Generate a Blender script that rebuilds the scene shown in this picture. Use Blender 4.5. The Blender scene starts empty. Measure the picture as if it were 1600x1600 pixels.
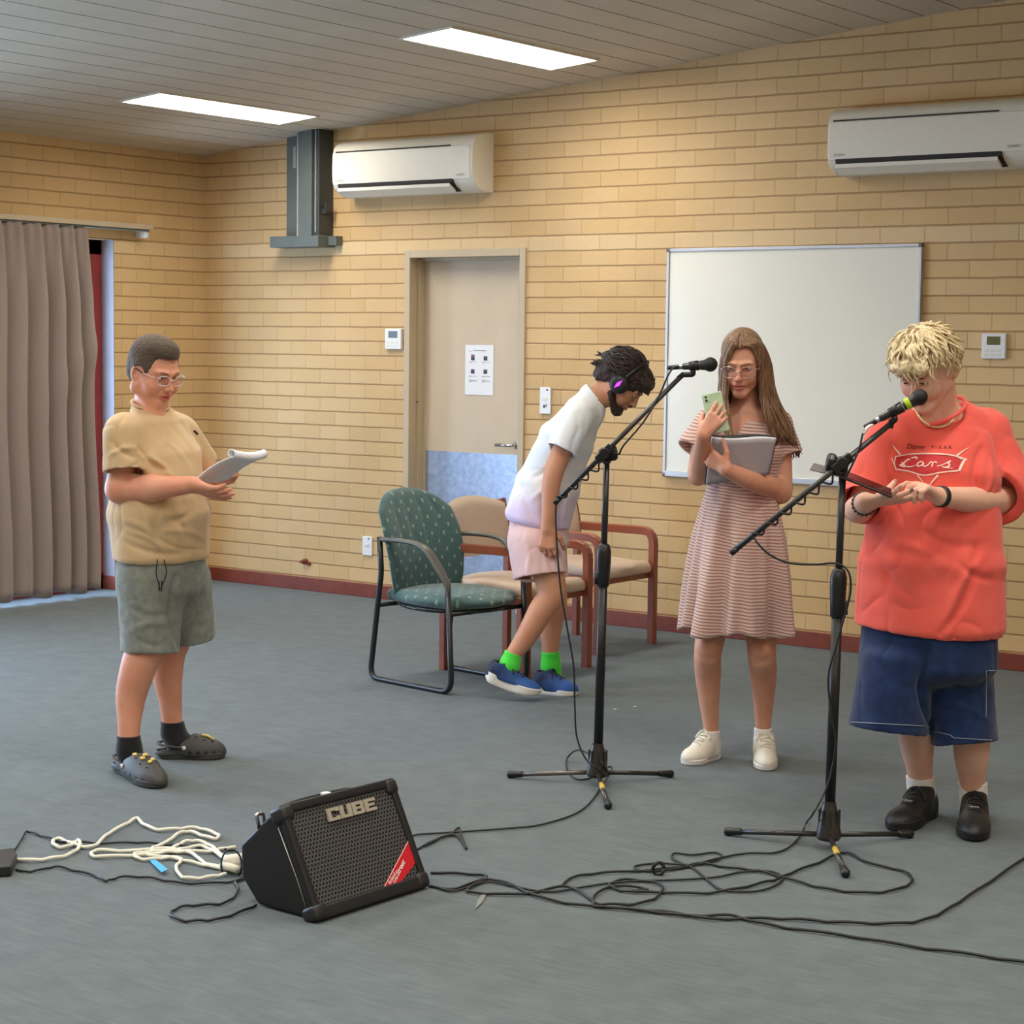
import bpy, bmesh, math, random
import numpy as np
from mathutils import Vector, Matrix
from mathutils.bvhtree import BVHTree
random.seed(7)
RNG = np.random.default_rng(5)
S = bpy.context.scene
COL = S.collection

# ------------------------------------------------------------------ camera
F_PX, PITCH, ROLL, YAW, CAMZ = 3051.5, .0862624, .01233, .631251, 1.55
CY, SY = math.cos(YAW), math.sin(YAW)
_fw = np.array([0, math.cos(PITCH), -math.sin(PITCH)])
_r0 = np.array([1., 0, 0]); _u0 = np.cross(_r0, _fw)
_r = math.cos(ROLL)*_r0 + math.sin(ROLL)*_u0
_u = -math.sin(ROLL)*_r0 + math.cos(ROLL)*_u0
def W(p):
    """view-aligned ground frame (x right, y away, z up) -> room frame"""
    p = np.asarray(p, float)
    x, y, z = p[..., 0], p[..., 1], p[..., 2]
    return np.stack([x*CY - y*SY, x*SY + y*CY, z], -1)
def ray(px, py):
    return _fw + (px-800)/F_PX*_r - (py-800)/F_PX*_u
def V(px, py, d):
    v = ray(px, py); return np.array([0, 0, CAMZ]) + v*(d/v[1])
def G(px, py, z=0.0):
    v = ray(px, py); return np.array([0, 0, CAMZ]) + v*((z-CAMZ)/v[2])
cam = bpy.data.objects.new('camera', bpy.data.cameras.new('camera'))
COL.objects.link(cam)
cam.data.sensor_width = 36; cam.data.lens = 36*F_PX/1600
_R, _U, _B = W(_r), W(_u), W(-_fw)
cam.matrix_world = Matrix(((_R[0], _U[0], _B[0], 0), (_R[1], _U[1], _B[1], 0), (_R[2], _U[2], _B[2], CAMZ), (0, 0, 0, 1)))
cam.data.clip_end = 100
S.camera = cam

# ------------------------------------------------------------------ world, daylight, exposure
world = bpy.data.worlds.new('sky'); S.world = world; world.use_nodes = True
nt = world.node_tree; bg = nt.nodes['Background']
bg.inputs[0].default_value = (.50, .68, 1.0, 1); bg.inputs[1].default_value = 1.2
S.view_settings.view_transform = 'Standard'; S.view_settings.look = 'None'
S.view_settings.gamma = 1; S.view_settings.use_curve_mapping = False
S.view_settings.exposure = 1.42
LAMP_STRENGTH = 12.5
DAYLIGHT = 150.0

# ------------------------------------------------------------------ materials
MATS = {}
def C(r, g, b):
    f = lambda c: ((c/255+.055)/1.055)**2.4 if c/255 > .04045 else c/255/12.92
    return (f(r), f(g), f(b), 1)
class NT:
    def __init__(s, name):
        s.m = bpy.data.materials.new(name); s.m.use_nodes = True
        s.t = s.m.node_tree; s.b = s.t.nodes['Principled BSDF']; MATS[name] = s.m
    def n(s, kind, **kw):
        x = s.t.nodes.new(kind)
        for k, v in kw.items(): setattr(x, k, v)
        return x
    def l(s, a, b): s.t.links.new(a, b)
    def math(s, op, a, b=None, c=None, clamp=False):
        x = s.n('ShaderNodeMath', operation=op); x.use_clamp = clamp
        for i, v in enumerate((a, b, c)):
            if v is None: continue
            if isinstance(v, (int, float)): x.inputs[i].default_value = v
            else: s.l(v, x.inputs[i])
        return x.outputs[0]
    def mix(s, f, a, b):
        x = s.n('ShaderNodeMix', data_type='RGBA')
        for i, v in ((0, f), (6, a), (7, b)):
            if isinstance(v, (int, float, tuple)): x.inputs[i].default_value = v
            else: s.l(v, x.inputs[i])
        return x.outputs[2]
    def coord(s, out='Object'): return s.n('ShaderNodeTexCoord').outputs[out]
    def xyz(s, v):
        x = s.n('ShaderNodeSeparateXYZ'); s.l(v, x.inputs[0]); return x.outputs
    def noise(s, v, scale, detail=3, rough=.5, out=0):
        x = s.n('ShaderNodeTexNoise'); s.l(v, x.inputs['Vector'])
        x.inputs['Scale'].default_value = scale; x.inputs['Detail'].default_value = detail
        x.inputs['Roughness'].default_value = rough; return x.outputs[out]
    def ramp(s, v, stops):
        x = s.n('ShaderNodeValToRGB'); s.l(v, x.inputs[0]); e = x.color_ramp.elements
        while len(e) < len(stops): e.new(.5)
        for q, (p, c) in zip(e, stops): q.position = p; q.color = c
        return x.outputs[0]
    def bump(s, h, strength, dist=.01, normal=None):
        x = s.n('ShaderNodeBump'); s.l(h, x.inputs['Height'])
        x.inputs['Strength'].default_value = strength; x.inputs['Distance'].default_value = dist
        if normal is not None: s.l(normal, x.inputs['Normal'])
        s.l(x.outputs[0], s.b.inputs['Normal']); return x.outputs[0]
def setp(b, rough=.6, metal=0, spec=.5, sheen=0, coat=0, sss=0, emit=None, es=0, trans=0):
    b.inputs['Roughness'].default_value = rough; b.inputs['Metallic'].default_value = metal
    b.inputs['Specular IOR Level'].default_value = spec
    b.inputs['Sheen Weight'].default_value = sheen; b.inputs['Coat Weight'].default_value = coat
    b.inputs['Subsurface Weight'].default_value = sss
    if sss: b.inputs['Subsurface Radius'].default_value = (.012, .004, .002); b.inputs['Subsurface Scale'].default_value = 1.0
    if emit: b.inputs['Emission Color'].default_value = emit; b.inputs['Emission Strength'].default_value = es
    b.inputs['Transmission Weight'].default_value = trans
def plain(name, col, var=.12, nscale=30, bump=0, bscale=200, **kw):
    t = NT(name); v = t.coord()
    c = t.noise(v, nscale)
    dark = tuple(x*(1-var) for x in col[:3])+(1,); lite = tuple(min(1, x*(1+var)) for x in col[:3])+(1,)
    t.l(t.ramp(c, [(.3, dark), (.7, lite)]), t.b.inputs['Base Color'])
    if bump: t.bump(t.noise(v, bscale, 4), bump, .004)
    setp(t.b, **kw); return t.m

# ------------------------------------------------------------------ mesh helpers (room frame unless frame='v')
def empty(name, loc, label=None, cat=None, group=None, frame='w'):
    o = bpy.data.objects.new(name, None); COL.objects.link(o)
    if frame == 'v': loc = W(loc)
    o.location = tuple(loc); o.empty_display_size = .05
    tag(o, label, cat, group); return o
def tag(o, label=None, cat=None, group=None, kind=None):
    if label: o['label'] = label
    if cat: o['category'] = cat
    if group: o['group'] = group
    if kind: o['kind'] = kind
    return o
def root_loc(p):
    loc = Vector((0, 0, 0))
    while p is not None: loc += p.location; p = p.parent
    return np.array(loc)
def mk(name, verts, faces, mat, parent=None, frame='w', smooth=False, fm=None, origin=None, attrs=None):
    v = np.asarray(verts, float).reshape(-1, 3)
    if frame == 'v': v = W(v)
    off = root_loc(parent)
    loc = (0, 0, 0)
    if parent is None:
        o0 = v.mean(0) if origin is None else (W(origin) if frame == 'v' else np.asarray(origin, float))
        if origin is None: o0 = np.array([(v[:, 0].min()+v[:, 0].max())/2, (v[:, 1].min()+v[:, 1].max())/2, v[:, 2].min()])
        off = o0; loc = tuple(o0)
    me = bpy.data.meshes.new(name)
    me.from_pydata((v-off).tolist(), [], [list(map(int, f)) for f in faces])
    mats = mat if isinstance(mat, (list, tuple)) else [mat]
    for m in mats: me.materials.append(MATS[m] if isinstance(m, str) else m)
    if fm is not None: me.polygons.foreach_set('material_index', np.asarray(fm, dtype=np.int32))
    if smooth: me.polygons.foreach_set('use_smooth', np.ones(len(me.polygons), bool))
    if attrs:
        for k, a in attrs.items():
            at = me.attributes.new(k, 'FLOAT', 'POINT'); at.data.foreach_set('value', np.asarray(a, dtype=np.float32))
    me.update()
    o = bpy.data.objects.new(name, me); COL.objects.link(o)
    o.location = loc
    if parent is not None: o.parent = parent
    return o
class MB:
    """collects simple solids into one mesh"""
    def __init__(s): s.v = []; s.f = []; s.m = []; s.mi = 0
    def add(s, v, f):
        k = len(s.v); s.v += [tuple(map(float, q)) for q in v]; s.f += [tuple(i+k for i in q) for q in f]; s.m += [s.mi]*len(f); return s
    def box(s, a, b):
        x0, y0, z0 = a; x1, y1, z1 = b
        return s.add([(x0, y0, z0), (x1, y0, z0), (x1, y1, z0), (x0, y1, z0), (x0, y0, z1), (x1, y0, z1), (x1, y1, z1), (x0, y1, z1)],
                     [(3, 2, 1, 0), (4, 5, 6, 7), (0, 1, 5, 4), (1, 2, 6, 5), (2, 3, 7, 6), (3, 0, 4, 7)])
    def obox(s, c, ax, h):
        c = np.asarray(c, float); ax = [np.asarray(a, float)/np.linalg.norm(a) for a in ax]
        pts = []
        for sz in (-1, 1):
            for sx, sy in ((-1, -1), (1, -1), (1, 1), (-1, 1)):
                pts.append(c+ax[0]*h[0]*sx+ax[1]*h[1]*sy+ax[2]*h[2]*sz)
        return s.add(pts, [(3, 2, 1, 0), (4, 5, 6, 7), (0, 1, 5, 4), (1, 2, 6, 5), (2, 3, 7, 6), (3, 0, 4, 7)])
    def tube(s, pts, r, n=8, cap=True, flat=None):
        v, f = tube(pts, r, n, cap, flat); return s.add(v, f)
    def prism(s, poly, axis_from, axis_to):
        """poly: list of 3d points; extruded by vector"""
        d = np.asarray(axis_to, float)-np.asarray(axis_from, float); n = len(poly)
        p = [np.asarray(q, float) for q in poly]
        v = p+[q+d for q in p]
        f = [tuple(range(n))[::-1], tuple(range(n, 2*n))]+[(i, (i+1) % n, n+(i+1) % n, n+i) for i in range(n)]
        return s.add(v, f)
    def build(s, name, mat, parent=None, bevel=0, smooth=False, frame='w', **kw):
        o = mk(name, s.v, s.f, mat, parent, frame=frame, smooth=smooth or bevel > 0, fm=s.m, **kw)
        if bevel:
            b = o.modifiers.new('bevel', 'BEVEL'); b.width = bevel; b.segments = 2; b.limit_method = 'ANGLE'; b.angle_limit = .6
            b.harden_normals = False
            w = o.modifiers.new('wn', 'WEIGHTED_NORMAL'); w.keep_sharp = True
        fix_normals(o)
        return o
def fix_normals(o):
    bm = bmesh.new(); bm.from_mesh(o.data); bmesh.ops.recalc_face_normals(bm, faces=bm.faces); bm.to_mesh(o.data); bm.free()
def tube(pts, r, n=8, cap=True, flat=None):
    P = np.asarray(pts, float); m = len(P)
    R = np.full(m, r, float) if np.isscalar(r) else np.asarray(r, float)
    T = np.gradient(P, axis=0); T /= np.linalg.norm(T, axis=1)[:, None]+1e-12
    up = np.array([0, 0, 1.]) if abs(T[0][2]) < .9 else np.array([1., 0, 0])
    N = np.zeros_like(P); a = up-T[0]*(up@T[0]); N[0] = a/np.linalg.norm(a)
    for i in range(1, m):
        a = N[i-1]-T[i]*(N[i-1]@T[i]); N[i] = a/(np.linalg.norm(a)+1e-12)
    B = np.cross(T, N); ang = np.linspace(0, 2*math.pi, n, endpoint=False)
    k = 1.0 if flat is None else flat
    V_ = P[:, None]+R[:, None, None]*(np.cos(ang)[None, :, None]*N[:, None]*k+np.sin(ang)[None, :, None]*B[:, None])
    v = V_.reshape(-1, 3); i = np.arange(m-1)[:, None]*n; j = np.arange(n)[None]; j2 = (j+1) % n
    f = np.stack([i+j, i+j2, i+n+j2, i+n+j], -1).reshape(-1, 4).tolist()
    if cap:
        f.append(list(range(n))[::-1]); f.append([(m-1)*n+q for q in range(n)])
    return v, f
def smooth_path(pts, sub=8, closed=False):
    P = np.asarray(pts, float)
    if closed: P = np.vstack([P[-1], P, P[0], P[1]])
    else: P = np.vstack([2*P[0]-P[1], P, 2*P[-1]-P[-2]])
    out = []
    for i in range(1, len(P)-2):
        a, b, c, d = P[i-1:i+3]
        for t in np.linspace(0, 1, sub, endpoint=False):
            out.append(.5*((2*b)+(-a+c)*t+(2*a-5*b+4*c-d)*t*t+(-a+3*b-3*c+d)*t**3))
    if not closed: out.append(P[-2])
    return np.array(out)
def round_path(pts, rad, seg=5):
    """polyline with rounded corners"""
    P = [np.asarray(p, float) for p in pts]; out = [P[0]]
    for i in range(1, len(P)-1):
        a, b, c = P[i-1], P[i], P[i+1]
        r = rad if np.isscalar(rad) else rad[i]
        l1, l2 = np.linalg.norm(a-b), np.linalg.norm(c-b); r = min(r, l1*.49, l2*.49)
        p, q = b+(a-b)/l1*r, b+(c-b)/l2*r
        for t in np.linspace(0, 1, seg+1): out.append((1-t)**2*p+2*t*(1-t)*b+t*t*q)
    out.append(P[-1]); return np.array(out)
def lathe(prof, c=(0, 0, 0), axis=(0, 0, 1), n=20):
    ax = np.asarray(axis, float); ax /= np.linalg.norm(ax)
    h = np.array([1., 0, 0]) if abs(ax[0]) < .8 else np.array([0, 1., 0])
    a = h-ax*(h@ax); a /= np.linalg.norm(a); b = np.cross(ax, a)
    v = []; c = np.asarray(c, float)
    for r, z in prof:
        for k in range(n):
            t = 2*math.pi*k/n; v.append(c+ax*z+r*(a*math.cos(t)+b*math.sin(t)))
    f = []
    for i in range(len(prof)-1):
        for k in range(n): f.append((i*n+k, i*n+(k+1) % n, (i+1)*n+(k+1) % n, (i+1)*n+k))
    f.append(tuple(range(n))[::-1]); f.append(tuple((len(prof)-1)*n+k for k in range(n)))
    return v, f
def text_polys(s, size, weight=0):
    """built-in font -> (verts2d, faces), origin at the left baseline"""
    cu = bpy.data.curves.new('lettering', 'FONT'); cu.body = s; cu.size = size; cu.offset = weight
    cu.resolution_u = 3
    o = bpy.data.objects.new('lettering', cu); COL.objects.link(o)
    dg = bpy.context.evaluated_depsgraph_get(); dg.update()
    me = bpy.data.meshes.new_from_object(o.evaluated_get(dg))
    v = np.array([q.co[:] for q in me.vertices]); f = [tuple(p.vertices) for p in me.polygons]
    bpy.data.objects.remove(o); bpy.data.curves.remove(cu); bpy.data.meshes.remove(me)
    return v, f
def place_text(mb, s, size, org, ax, ay, n, thick=.0006, weight=0, width=None):
    v, f = text_polys(s, size, weight)
    if len(v) == 0: return
    x = v[:, 0]; 
    if width: x = x*(width/(x.max()))
    org, ax, ay, n = (np.asarray(q, float) for q in (org, ax, ay, n))
    P = org+x[:, None]*ax+v[:, 1:2]*ay+n*thick
    mb.add(P, f)
# ------------------------------------------------------------------ organic surfaces: blended solids -> one smooth skin
def unit(v): v = np.asarray(v, float); return v/(np.linalg.norm(v)+1e-12)
class Solid:
    def __init__(s): s.p = []
    def cone(s, a, b, ra, rb, k=.02, op='+', cap=None):
        a = np.asarray(a, float); b = np.asarray(b, float); r = max(ra, rb)
        d = b-a; L2 = d@d+1e-12; L = math.sqrt(L2)
        def f(P):
            q = P-a; t = np.clip((q@d)/L2, 0, 1)
            x = q-t[..., None]*d
            o = np.sqrt((x*x).sum(-1))-(ra+(rb-ra)*t)
            if cap: 
                e = ((P-b)@d)/L
                o = np.maximum(o, e-cap if isinstance(cap, float) else e)
            return o
        s.p.append((f, np.minimum(a, b)-r, np.maximum(a, b)+r, k, op)); return s
    def chain(s, pts, rad, k=.02, op='+', sub=4):
        q = smooth_path(np.hstack([np.asarray(pts, float), np.asarray(rad, float)[:, None]]), sub)
        A, B, ra, rb = q[:-1, :3], q[1:, :3], q[:-1, 3], q[1:, 3]
        def f(P):
            o = np.full(P.shape[:-1], 9.0)
            for a, b, r0, r1 in zip(A, B, ra, rb):
                d = b-a; v = P-a; t = np.clip((v@d)/(d@d+1e-12), 0, 1); x = v-t[..., None]*d
                o = np.minimum(o, np.sqrt((x*x).sum(-1))-(r0+(r1-r0)*t))
            return o
        m = q[:, 3].max(); s.p.append((f, q[:, :3].min(0)-m, q[:, :3].max(0)+m, k, op)); return s
    def ell(s, c, r, ax=None, k=.02, op='+'):
        c = np.asarray(c, float); r = np.asarray(r, float)
        A = np.eye(3) if ax is None else np.array([unit(a) for a in ax]); m = max(r)
        def f(P):
            q = (P-c)@A.T; k0 = np.sqrt(((q/r)**2).sum(-1)); k1 = np.sqrt(((q/(r*r))**2).sum(-1))+1e-9
            return k0*(k0-1)/k1
        s.p.append((f, c-m, c+m, k, op)); return s
    def econe(s, a, b, wa, wb, side, k=.03, op='+', endr=.5, capa=None, capb=None):
        """elliptic cone from a to b; wa/wb = (half width along side, half depth)"""
        a = np.asarray(a, float); b = np.asarray(b, float); d = b-a; L = np.linalg.norm(d); d = d/L
        sd = unit(np.asarray(side, float)-d*(d@np.asarray(side, float))); dp = np.cross(d, sd)
        m = max(*wa, *wb)
        def f(P):
            q = P-a; t = q@d; tc = np.clip(t, 0, L); u = tc/L
            w = wa[0]+(wb[0]-wa[0])*u; h = wa[1]+(wb[1]-wa[1])*u; e = endr*np.minimum(w, h)
            x, y, z = q@sd, q@dp, t-tc
            k0 = np.sqrt((x/w)**2+(y/h)**2+(z/e)**2); k1 = np.sqrt((x/w**2)**2+(y/h**2)**2+(z/e**2)**2)+1e-9
            o = k0*(k0-1)/k1
            if capb is not None: o = np.maximum(o, t-L-capb)
            if capa is not None: o = np.maximum(o, -t-capa)
            return o
        s.p.append((f, np.minimum(a, b)-m, np.maximum(a, b)+m, k, op)); return s
    def box(s, c, h, ax=None, r=.005, k=.01, op='+'):
        c = np.asarray(c, float); h = np.asarray(h, float)
        A = np.eye(3) if ax is None else np.array([unit(a) for a in ax]); m = np.linalg.norm(h)+r
        def f(P):
            q = np.abs((P-c)@A.T)-h+r
            return np.sqrt((np.maximum(q, 0)**2).sum(-1))+np.minimum(q.max(-1), 0)-r
        s.p.append((f, c-m, c+m, k, op)); return s
    def plane(s, pt, n, lo=None, hi=None):
        """cut away the side n points to, within the box lo..hi"""
        pt = np.asarray(pt, float); n = unit(n)
        f = lambda P: (P-pt)@n
        s.p.append((f, None if lo is None else np.asarray(lo, float), None if hi is None else np.asarray(hi, float), 0, 'cut')); return s
    def field(s, P, lo, h):
        sh = P.shape[:3]; D = np.full(sh, 1.0)
        for f, a, b, k, op in s.p:
            mg = k+3*h
            if a is None: i0, i1 = np.zeros(3, int), np.array(sh)
            else:
                e = 0 if op == 'cut' else mg
                i0 = np.maximum(0, np.floor((a-e-lo)/h).astype(int)); i1 = np.minimum(sh, np.ceil((b+e-lo)/h).astype(int)+1)
            if (i1 <= i0).any(): continue
            sl = tuple(slice(p, q) for p, q in zip(i0, i1))
            d = f(P[sl]); o = D[sl]
            if op == '+':
                if k > 0:
                    t = np.clip(.5+.5*(o-d)/k, 0, 1); D[sl] = o+(d-o)*t-k*t*(1-t)
                else: D[sl] = np.minimum(o, d)
            elif op == '-':
                if k > 0:
                    d = -d; t = np.clip(.5-.5*(o-d)/k, 0, 1); D[sl] = o+(d-o)*t+k*t*(1-t)
                else: D[sl] = np.maximum(o, -d)
            else: D[sl] = np.maximum(o, d)
        return D
    def mesh(s, h, pad=.02):
        lo = np.min([p[1] for p in s.p if p[4] == '+'], 0)-pad; hi = np.max([p[2] for p in s.p if p[4] == '+'], 0)+pad
        n = np.ceil((hi-lo)/h).astype(int)+1
        ax = [lo[i]+np.arange(n[i])*h for i in range(3)]
        P = np.stack(np.meshgrid(*ax, indexing='ij'), -1)
        return nets(s.field(P, lo, h), lo, h)
def nets(D, lo, h):
    sg = D < 0; n = np.array(D.shape)-1
    cnt = np.zeros(tuple(n), np.int8)
    offs = [(i, j, k) for i in (0, 1) for j in (0, 1) for k in (0, 1)]
    for o in offs: cnt += sg[o[0]:o[0]+n[0], o[1]:o[1]+n[1], o[2]:o[2]+n[2]]
    act = np.argwhere((cnt > 0) & (cnt < 8)); m = len(act)
    val = np.stack([D[act[:, 0]+o[0], act[:, 1]+o[1], act[:, 2]+o[2]] for o in offs], 1)
    O = np.array(offs, float); acc = np.zeros((m, 3)); w = np.zeros(m)
    for i in range(8):
        for j in range(i+1, 8):
            if np.abs(O[i]-O[j]).sum() != 1: continue
            c = (val[:, i] < 0) != (val[:, j] < 0)
            t = np.where(c, val[:, i]/(val[:, i]-val[:, j]+1e-20), 0)
            acc += np.where(c[:, None], O[i]+t[:, None]*(O[j]-O[i]), 0); w += c
    v = lo+(act+acc/w[:, None])*h
    idx = np.full(tuple(n), -1, np.int64); idx[act[:, 0], act[:, 1], act[:, 2]] = np.arange(m)
    F = []
    for a in range(3):
        b, c = (a+1) % 3, (a+2) % 3
        s0 = [slice(None)]*3; s1 = [slice(None)]*3
        s0[a] = slice(0, -1); s1[a] = slice(1, None)
        A, B = sg[tuple(s0)], sg[tuple(s1)]
        e = np.argwhere(A != B)
        e = e[(e[:, b] > 0) & (e[:, c] > 0) & (e[:, b] < n[b]) & (e[:, c] < n[c])]
        def q(db, dc):
            x = e.copy(); x[:, b] -= db; x[:, c] -= dc; return idx[x[:, 0], x[:, 1], x[:, 2]]
        f = np.stack([q(0, 0), q(1, 0), q(1, 1), q(0, 1)], 1)
        fl = A[e[:, 0], e[:, 1], e[:, 2]]
        f = np.where(fl[:, None], f, f[:, ::-1]); F.append(f)
    F = np.vstack(F); F = F[(F >= 0).all(1)]
    return v, F
def vnormals(v, F):
    F = np.asarray(F); a, b, c, d = (v[F[:, i]] for i in range(4)); n = np.cross(c-a, d-b)
    N = np.zeros_like(v)
    for i in range(4): np.add.at(N, F[:, i], n)
    return N/(np.linalg.norm(N, axis=1)[:, None]+1e-12)
def relax(v, F, it=1, lam=.5):
    F = np.asarray(F)
    for _ in range(it):
        s = np.zeros_like(v); c = np.zeros(len(v))
        for i in range(4):
            a, b = F[:, i], F[:, (i+1) % 4]
            np.add.at(s, a, v[b]); np.add.at(c, a, 1); np.add.at(s, b, v[a]); np.add.at(c, b, 1)
        v = v+lam*(s/np.maximum(c, 1)[:, None]-v)
    return v
_LAT = RNG.random((32, 32, 32))
def vnoise(P, scale, seed=0):
    Q = np.asarray(P)*scale+seed*7.31; i = np.floor(Q).astype(int); f = Q-i; f = f*f*(3-2*f)
    r = 0
    for o in range(8):
        a, b, c = o & 1, (o >> 1) & 1, o >> 2
        w = (f[..., 0] if a else 1-f[..., 0])*(f[..., 1] if b else 1-f[..., 1])*(f[..., 2] if c else 1-f[..., 2])
        r = r+w*_LAT[(i[..., 0]+a) % 32, (i[..., 1]+b) % 32, (i[..., 2]+c) % 32]
    return r*2-1
def segdist(P, a, b):
    a = np.asarray(a, float); b = np.asarray(b, float); d = b-a; t = np.clip(((P-a)@d)/(d@d+1e-12), 0, 1)
    return np.linalg.norm(P-a-t[:, None]*d, axis=1), t
def cloth_disp(v, F, folds=(), amp=.003, scale=14, seed=0, stretch=(1, 1, .5)):
    N = vnormals(v, F); Q = v*np.array(stretch)
    d = amp*(vnoise(Q, scale, seed)+.5*vnoise(Q, scale*2.1, seed+3))
    Q2 = Q+.02*np.stack([vnoise(v, 9, seed+5), vnoise(v, 9, seed+6), vnoise(v, 9, seed+7)], -1)
    d = d-amp*.8*(1-np.abs(vnoise(Q2, scale*1.3, seed+9)))**6
    if folds:
        bvh = BVHTree.FromPolygons([tuple(q) for q in v], [tuple(int(i) for i in q) for q in F]); o = Vector((0, 0, CAMZ))
        for a, b, am, w in folds:
            a = np.asarray(a, float); b = np.asarray(b, float); best = np.zeros(len(v))
            bow = np.cross(unit(b-a), (0, 1, 0))*np.linalg.norm(b-a)*.10*(1 if am > 0 else -1)
            for t in np.linspace(0, 1, 44):
                p = Vector(a+(b-a)*t+bow*math.sin(math.pi*t)); hit = bvh.ray_cast(o, (p-o).normalized())
                if hit[0] is None: continue
                ds = ((v-np.array(hit[0]))**2).sum(1); best = np.maximum(best, np.exp(-ds/w**2)*(math.sin(math.pi*(.08+.84*t))**.6))
            d = d+am*best
    return v+N*d[:, None]
def join(parts):
    V_, F_, k = [], [], 0
    for v, f in parts: V_.append(v); F_ += [[i+k for i in q] for q in (f.tolist() if hasattr(f, 'tolist') else f)]; k += len(v)
    return np.vstack(V_), F_
# ------------------------------------------------------------------ room constants
YB, XL, XR, YF = 9.007, -9.05, 3.4, -3.2
def ceil_z(x): return 2.717+.0903*(x+9.065)
def wy(px, py, Y=YB):
    v = W(ray(px, py)); return np.array([0, 0, CAMZ])+v*(Y/v[1])
def wx(px, py, X=XL):
    v = W(ray(px, py)); return np.array([0, 0, CAMZ])+v*(X/v[0])

def brick_mat(name, axis, tint=(1, 1, 1)):
    t = NT(name); v = t.coord(); x = t.xyz(v)
    n1 = t.noise(v, 7, 2); n2 = t.noise(v, 1.1, 3)
    zz = t.math('ADD', x[2], t.math('MULTIPLY', t.math('SUBTRACT', n1, .5), .006))
    cz = t.math('DIVIDE', zz, .086); row = t.math('FLOOR', cz); fz = t.math('FRACT', cz)
    u = t.math('DIVIDE', x[axis], .2405)
    uu = t.math('ADD', u, t.math('MULTIPLY', t.math('MODULO', row, 2), .5))
    uu = t.math('ADD', uu, t.math('MULTIPLY', t.math('SUBTRACT', t.noise(v, 5, 1), .5), .04))
    fu = t.math('FRACT', uu); cell = t.math('FLOOR', uu)
    dz = t.math('MULTIPLY', t.math('MINIMUM', fz, t.math('SUBTRACT', 1.0, fz)), .086)
    du = t.math('MULTIPLY', t.math('MINIMUM', fu, t.math('SUBTRACT', 1.0, fu)), .2405)
    def band(d, w):
        mr = t.n('ShaderNodeMapRange'); mr.interpolation_type = 'SMOOTHSTEP'; t.l(d, mr.inputs[0])
        mr.inputs[1].default_value = w*.3; mr.inputs[2].default_value = w; mr.inputs[3].default_value = 1; mr.inputs[4].default_value = 0
        return mr.outputs[0]
    bed, perp = band(dz, .0062), band(du, .006)
    cmb = t.n('ShaderNodeCombineXYZ'); t.l(cell, cmb.inputs[0]); t.l(row, cmb.inputs[1])
    wn = t.n('ShaderNodeTexWhiteNoise'); t.l(cmb.outputs[0], wn.inputs[0])
    base = t.ramp(wn.outputs[0], [(0, C(214, 180, 128)), (.35, C(217, 184, 132)), (.7, C(221, 188, 138)), (1, C(215, 183, 135))])
    blotch = t.ramp(n2, [(.35, (.90, .88, .86, 1)), (.65, (1.04, 1.04, 1.05, 1))])
    mul = t.n('ShaderNodeMix', data_type='RGBA'); mul.blend_type = 'MULTIPLY'; mul.inputs[0].default_value = 1
    t.l(base, mul.inputs[6]); t.l(blotch, mul.inputs[7]); col = mul.outputs[2]
    # the paler bond-beam course above door height
    pale = t.math('MULTIPLY', t.math('GREATER_THAN', x[2], 2.064), t.math('LESS_THAN', x[2], 2.15))
    col = t.mix(t.math('MULTIPLY', pale, .35), col, C(228, 208, 168))
    col = t.mix(t.math('MULTIPLY', bed, .62), col, C(140, 98, 56))  # bed joints: mortar tone with the raked-joint shadow put into the colour
    col = t.mix(t.math('MULTIPLY', perp, .22), col, C(160, 120, 74))
    fine = t.noise(v, 160, 3)
    sp = t.ramp(fine, [(.30, C(150, 108, 66)), (.42, (1, 1, 1, 1))])
    m2 = t.n('ShaderNodeMix', data_type='RGBA'); m2.blend_type = 'MULTIPLY'; m2.inputs[0].default_value = .25
    t.l(col, m2.inputs[6]); t.l(sp, m2.inputs[7]); t.l(m2.outputs[2], t.b.inputs['Base Color'])
    h = t.math('SUBTRACT', t.math('MULTIPLY', fine, .18), t.math('MAXIMUM', bed, t.math('MULTIPLY', perp, .5)))
    h = t.math('ADD', h, t.math('MULTIPLY', wn.outputs[0], .25))
    t.bump(h, .55, .006); setp(t.b, rough=.62, spec=.35); return t.m
brick_mat('brick_x', 0); brick_mat('brick_y', 1)

def carpet():
    t = NT('carpet'); v = t.coord()
    a = t.noise(v, 420, 2); b = t.noise(v, 9, 5, .6)
    m = t.n('ShaderNodeMapping'); m.inputs['Scale'].default_value = (3, 22, 3); m.inputs['Rotation'].default_value = (0, 0, .45)
    t.l(v, m.inputs[0]); c = t.noise(m.outputs[0], 3, 4)
    k = t.math('ADD', t.math('MULTIPLY', a, .30), t.math('ADD', t.math('MULTIPLY', b, .35), t.math('MULTIPLY', c, .35)))
    t.l(t.ramp(k, [(.34, C(82, 90, 94)), (.5, C(95, 104, 107)), (.66, C(108, 117, 119))]), t.b.inputs['Base Color'])
    t.bump(t.math('ADD', a, t.math('MULTIPLY', b, .3)), .5, .004); setp(t.b, rough=.95, spec=.15, sheen=.15)
carpet()
plain('ceiling_paint', C(204, 192, 172), .05, 3, rough=.7, spec=.2)
plain('groove_dark', C(70, 62, 54), .05, rough=.9, spec=.1)
plain('skirting', C(128, 62, 46), .15, 14, rough=.45)
plain('door_paint', C(208, 190, 164), .025, 8, bump=.05, bscale=60, rough=.5)
plain('frame_paint', C(196, 178, 148), .03, 8, rough=.45)
plain('red_frame', C(138, 44, 38), .1, 10, rough=.4)
plain('white_paint', C(150, 146, 152), .04, 8, rough=.6)
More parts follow.
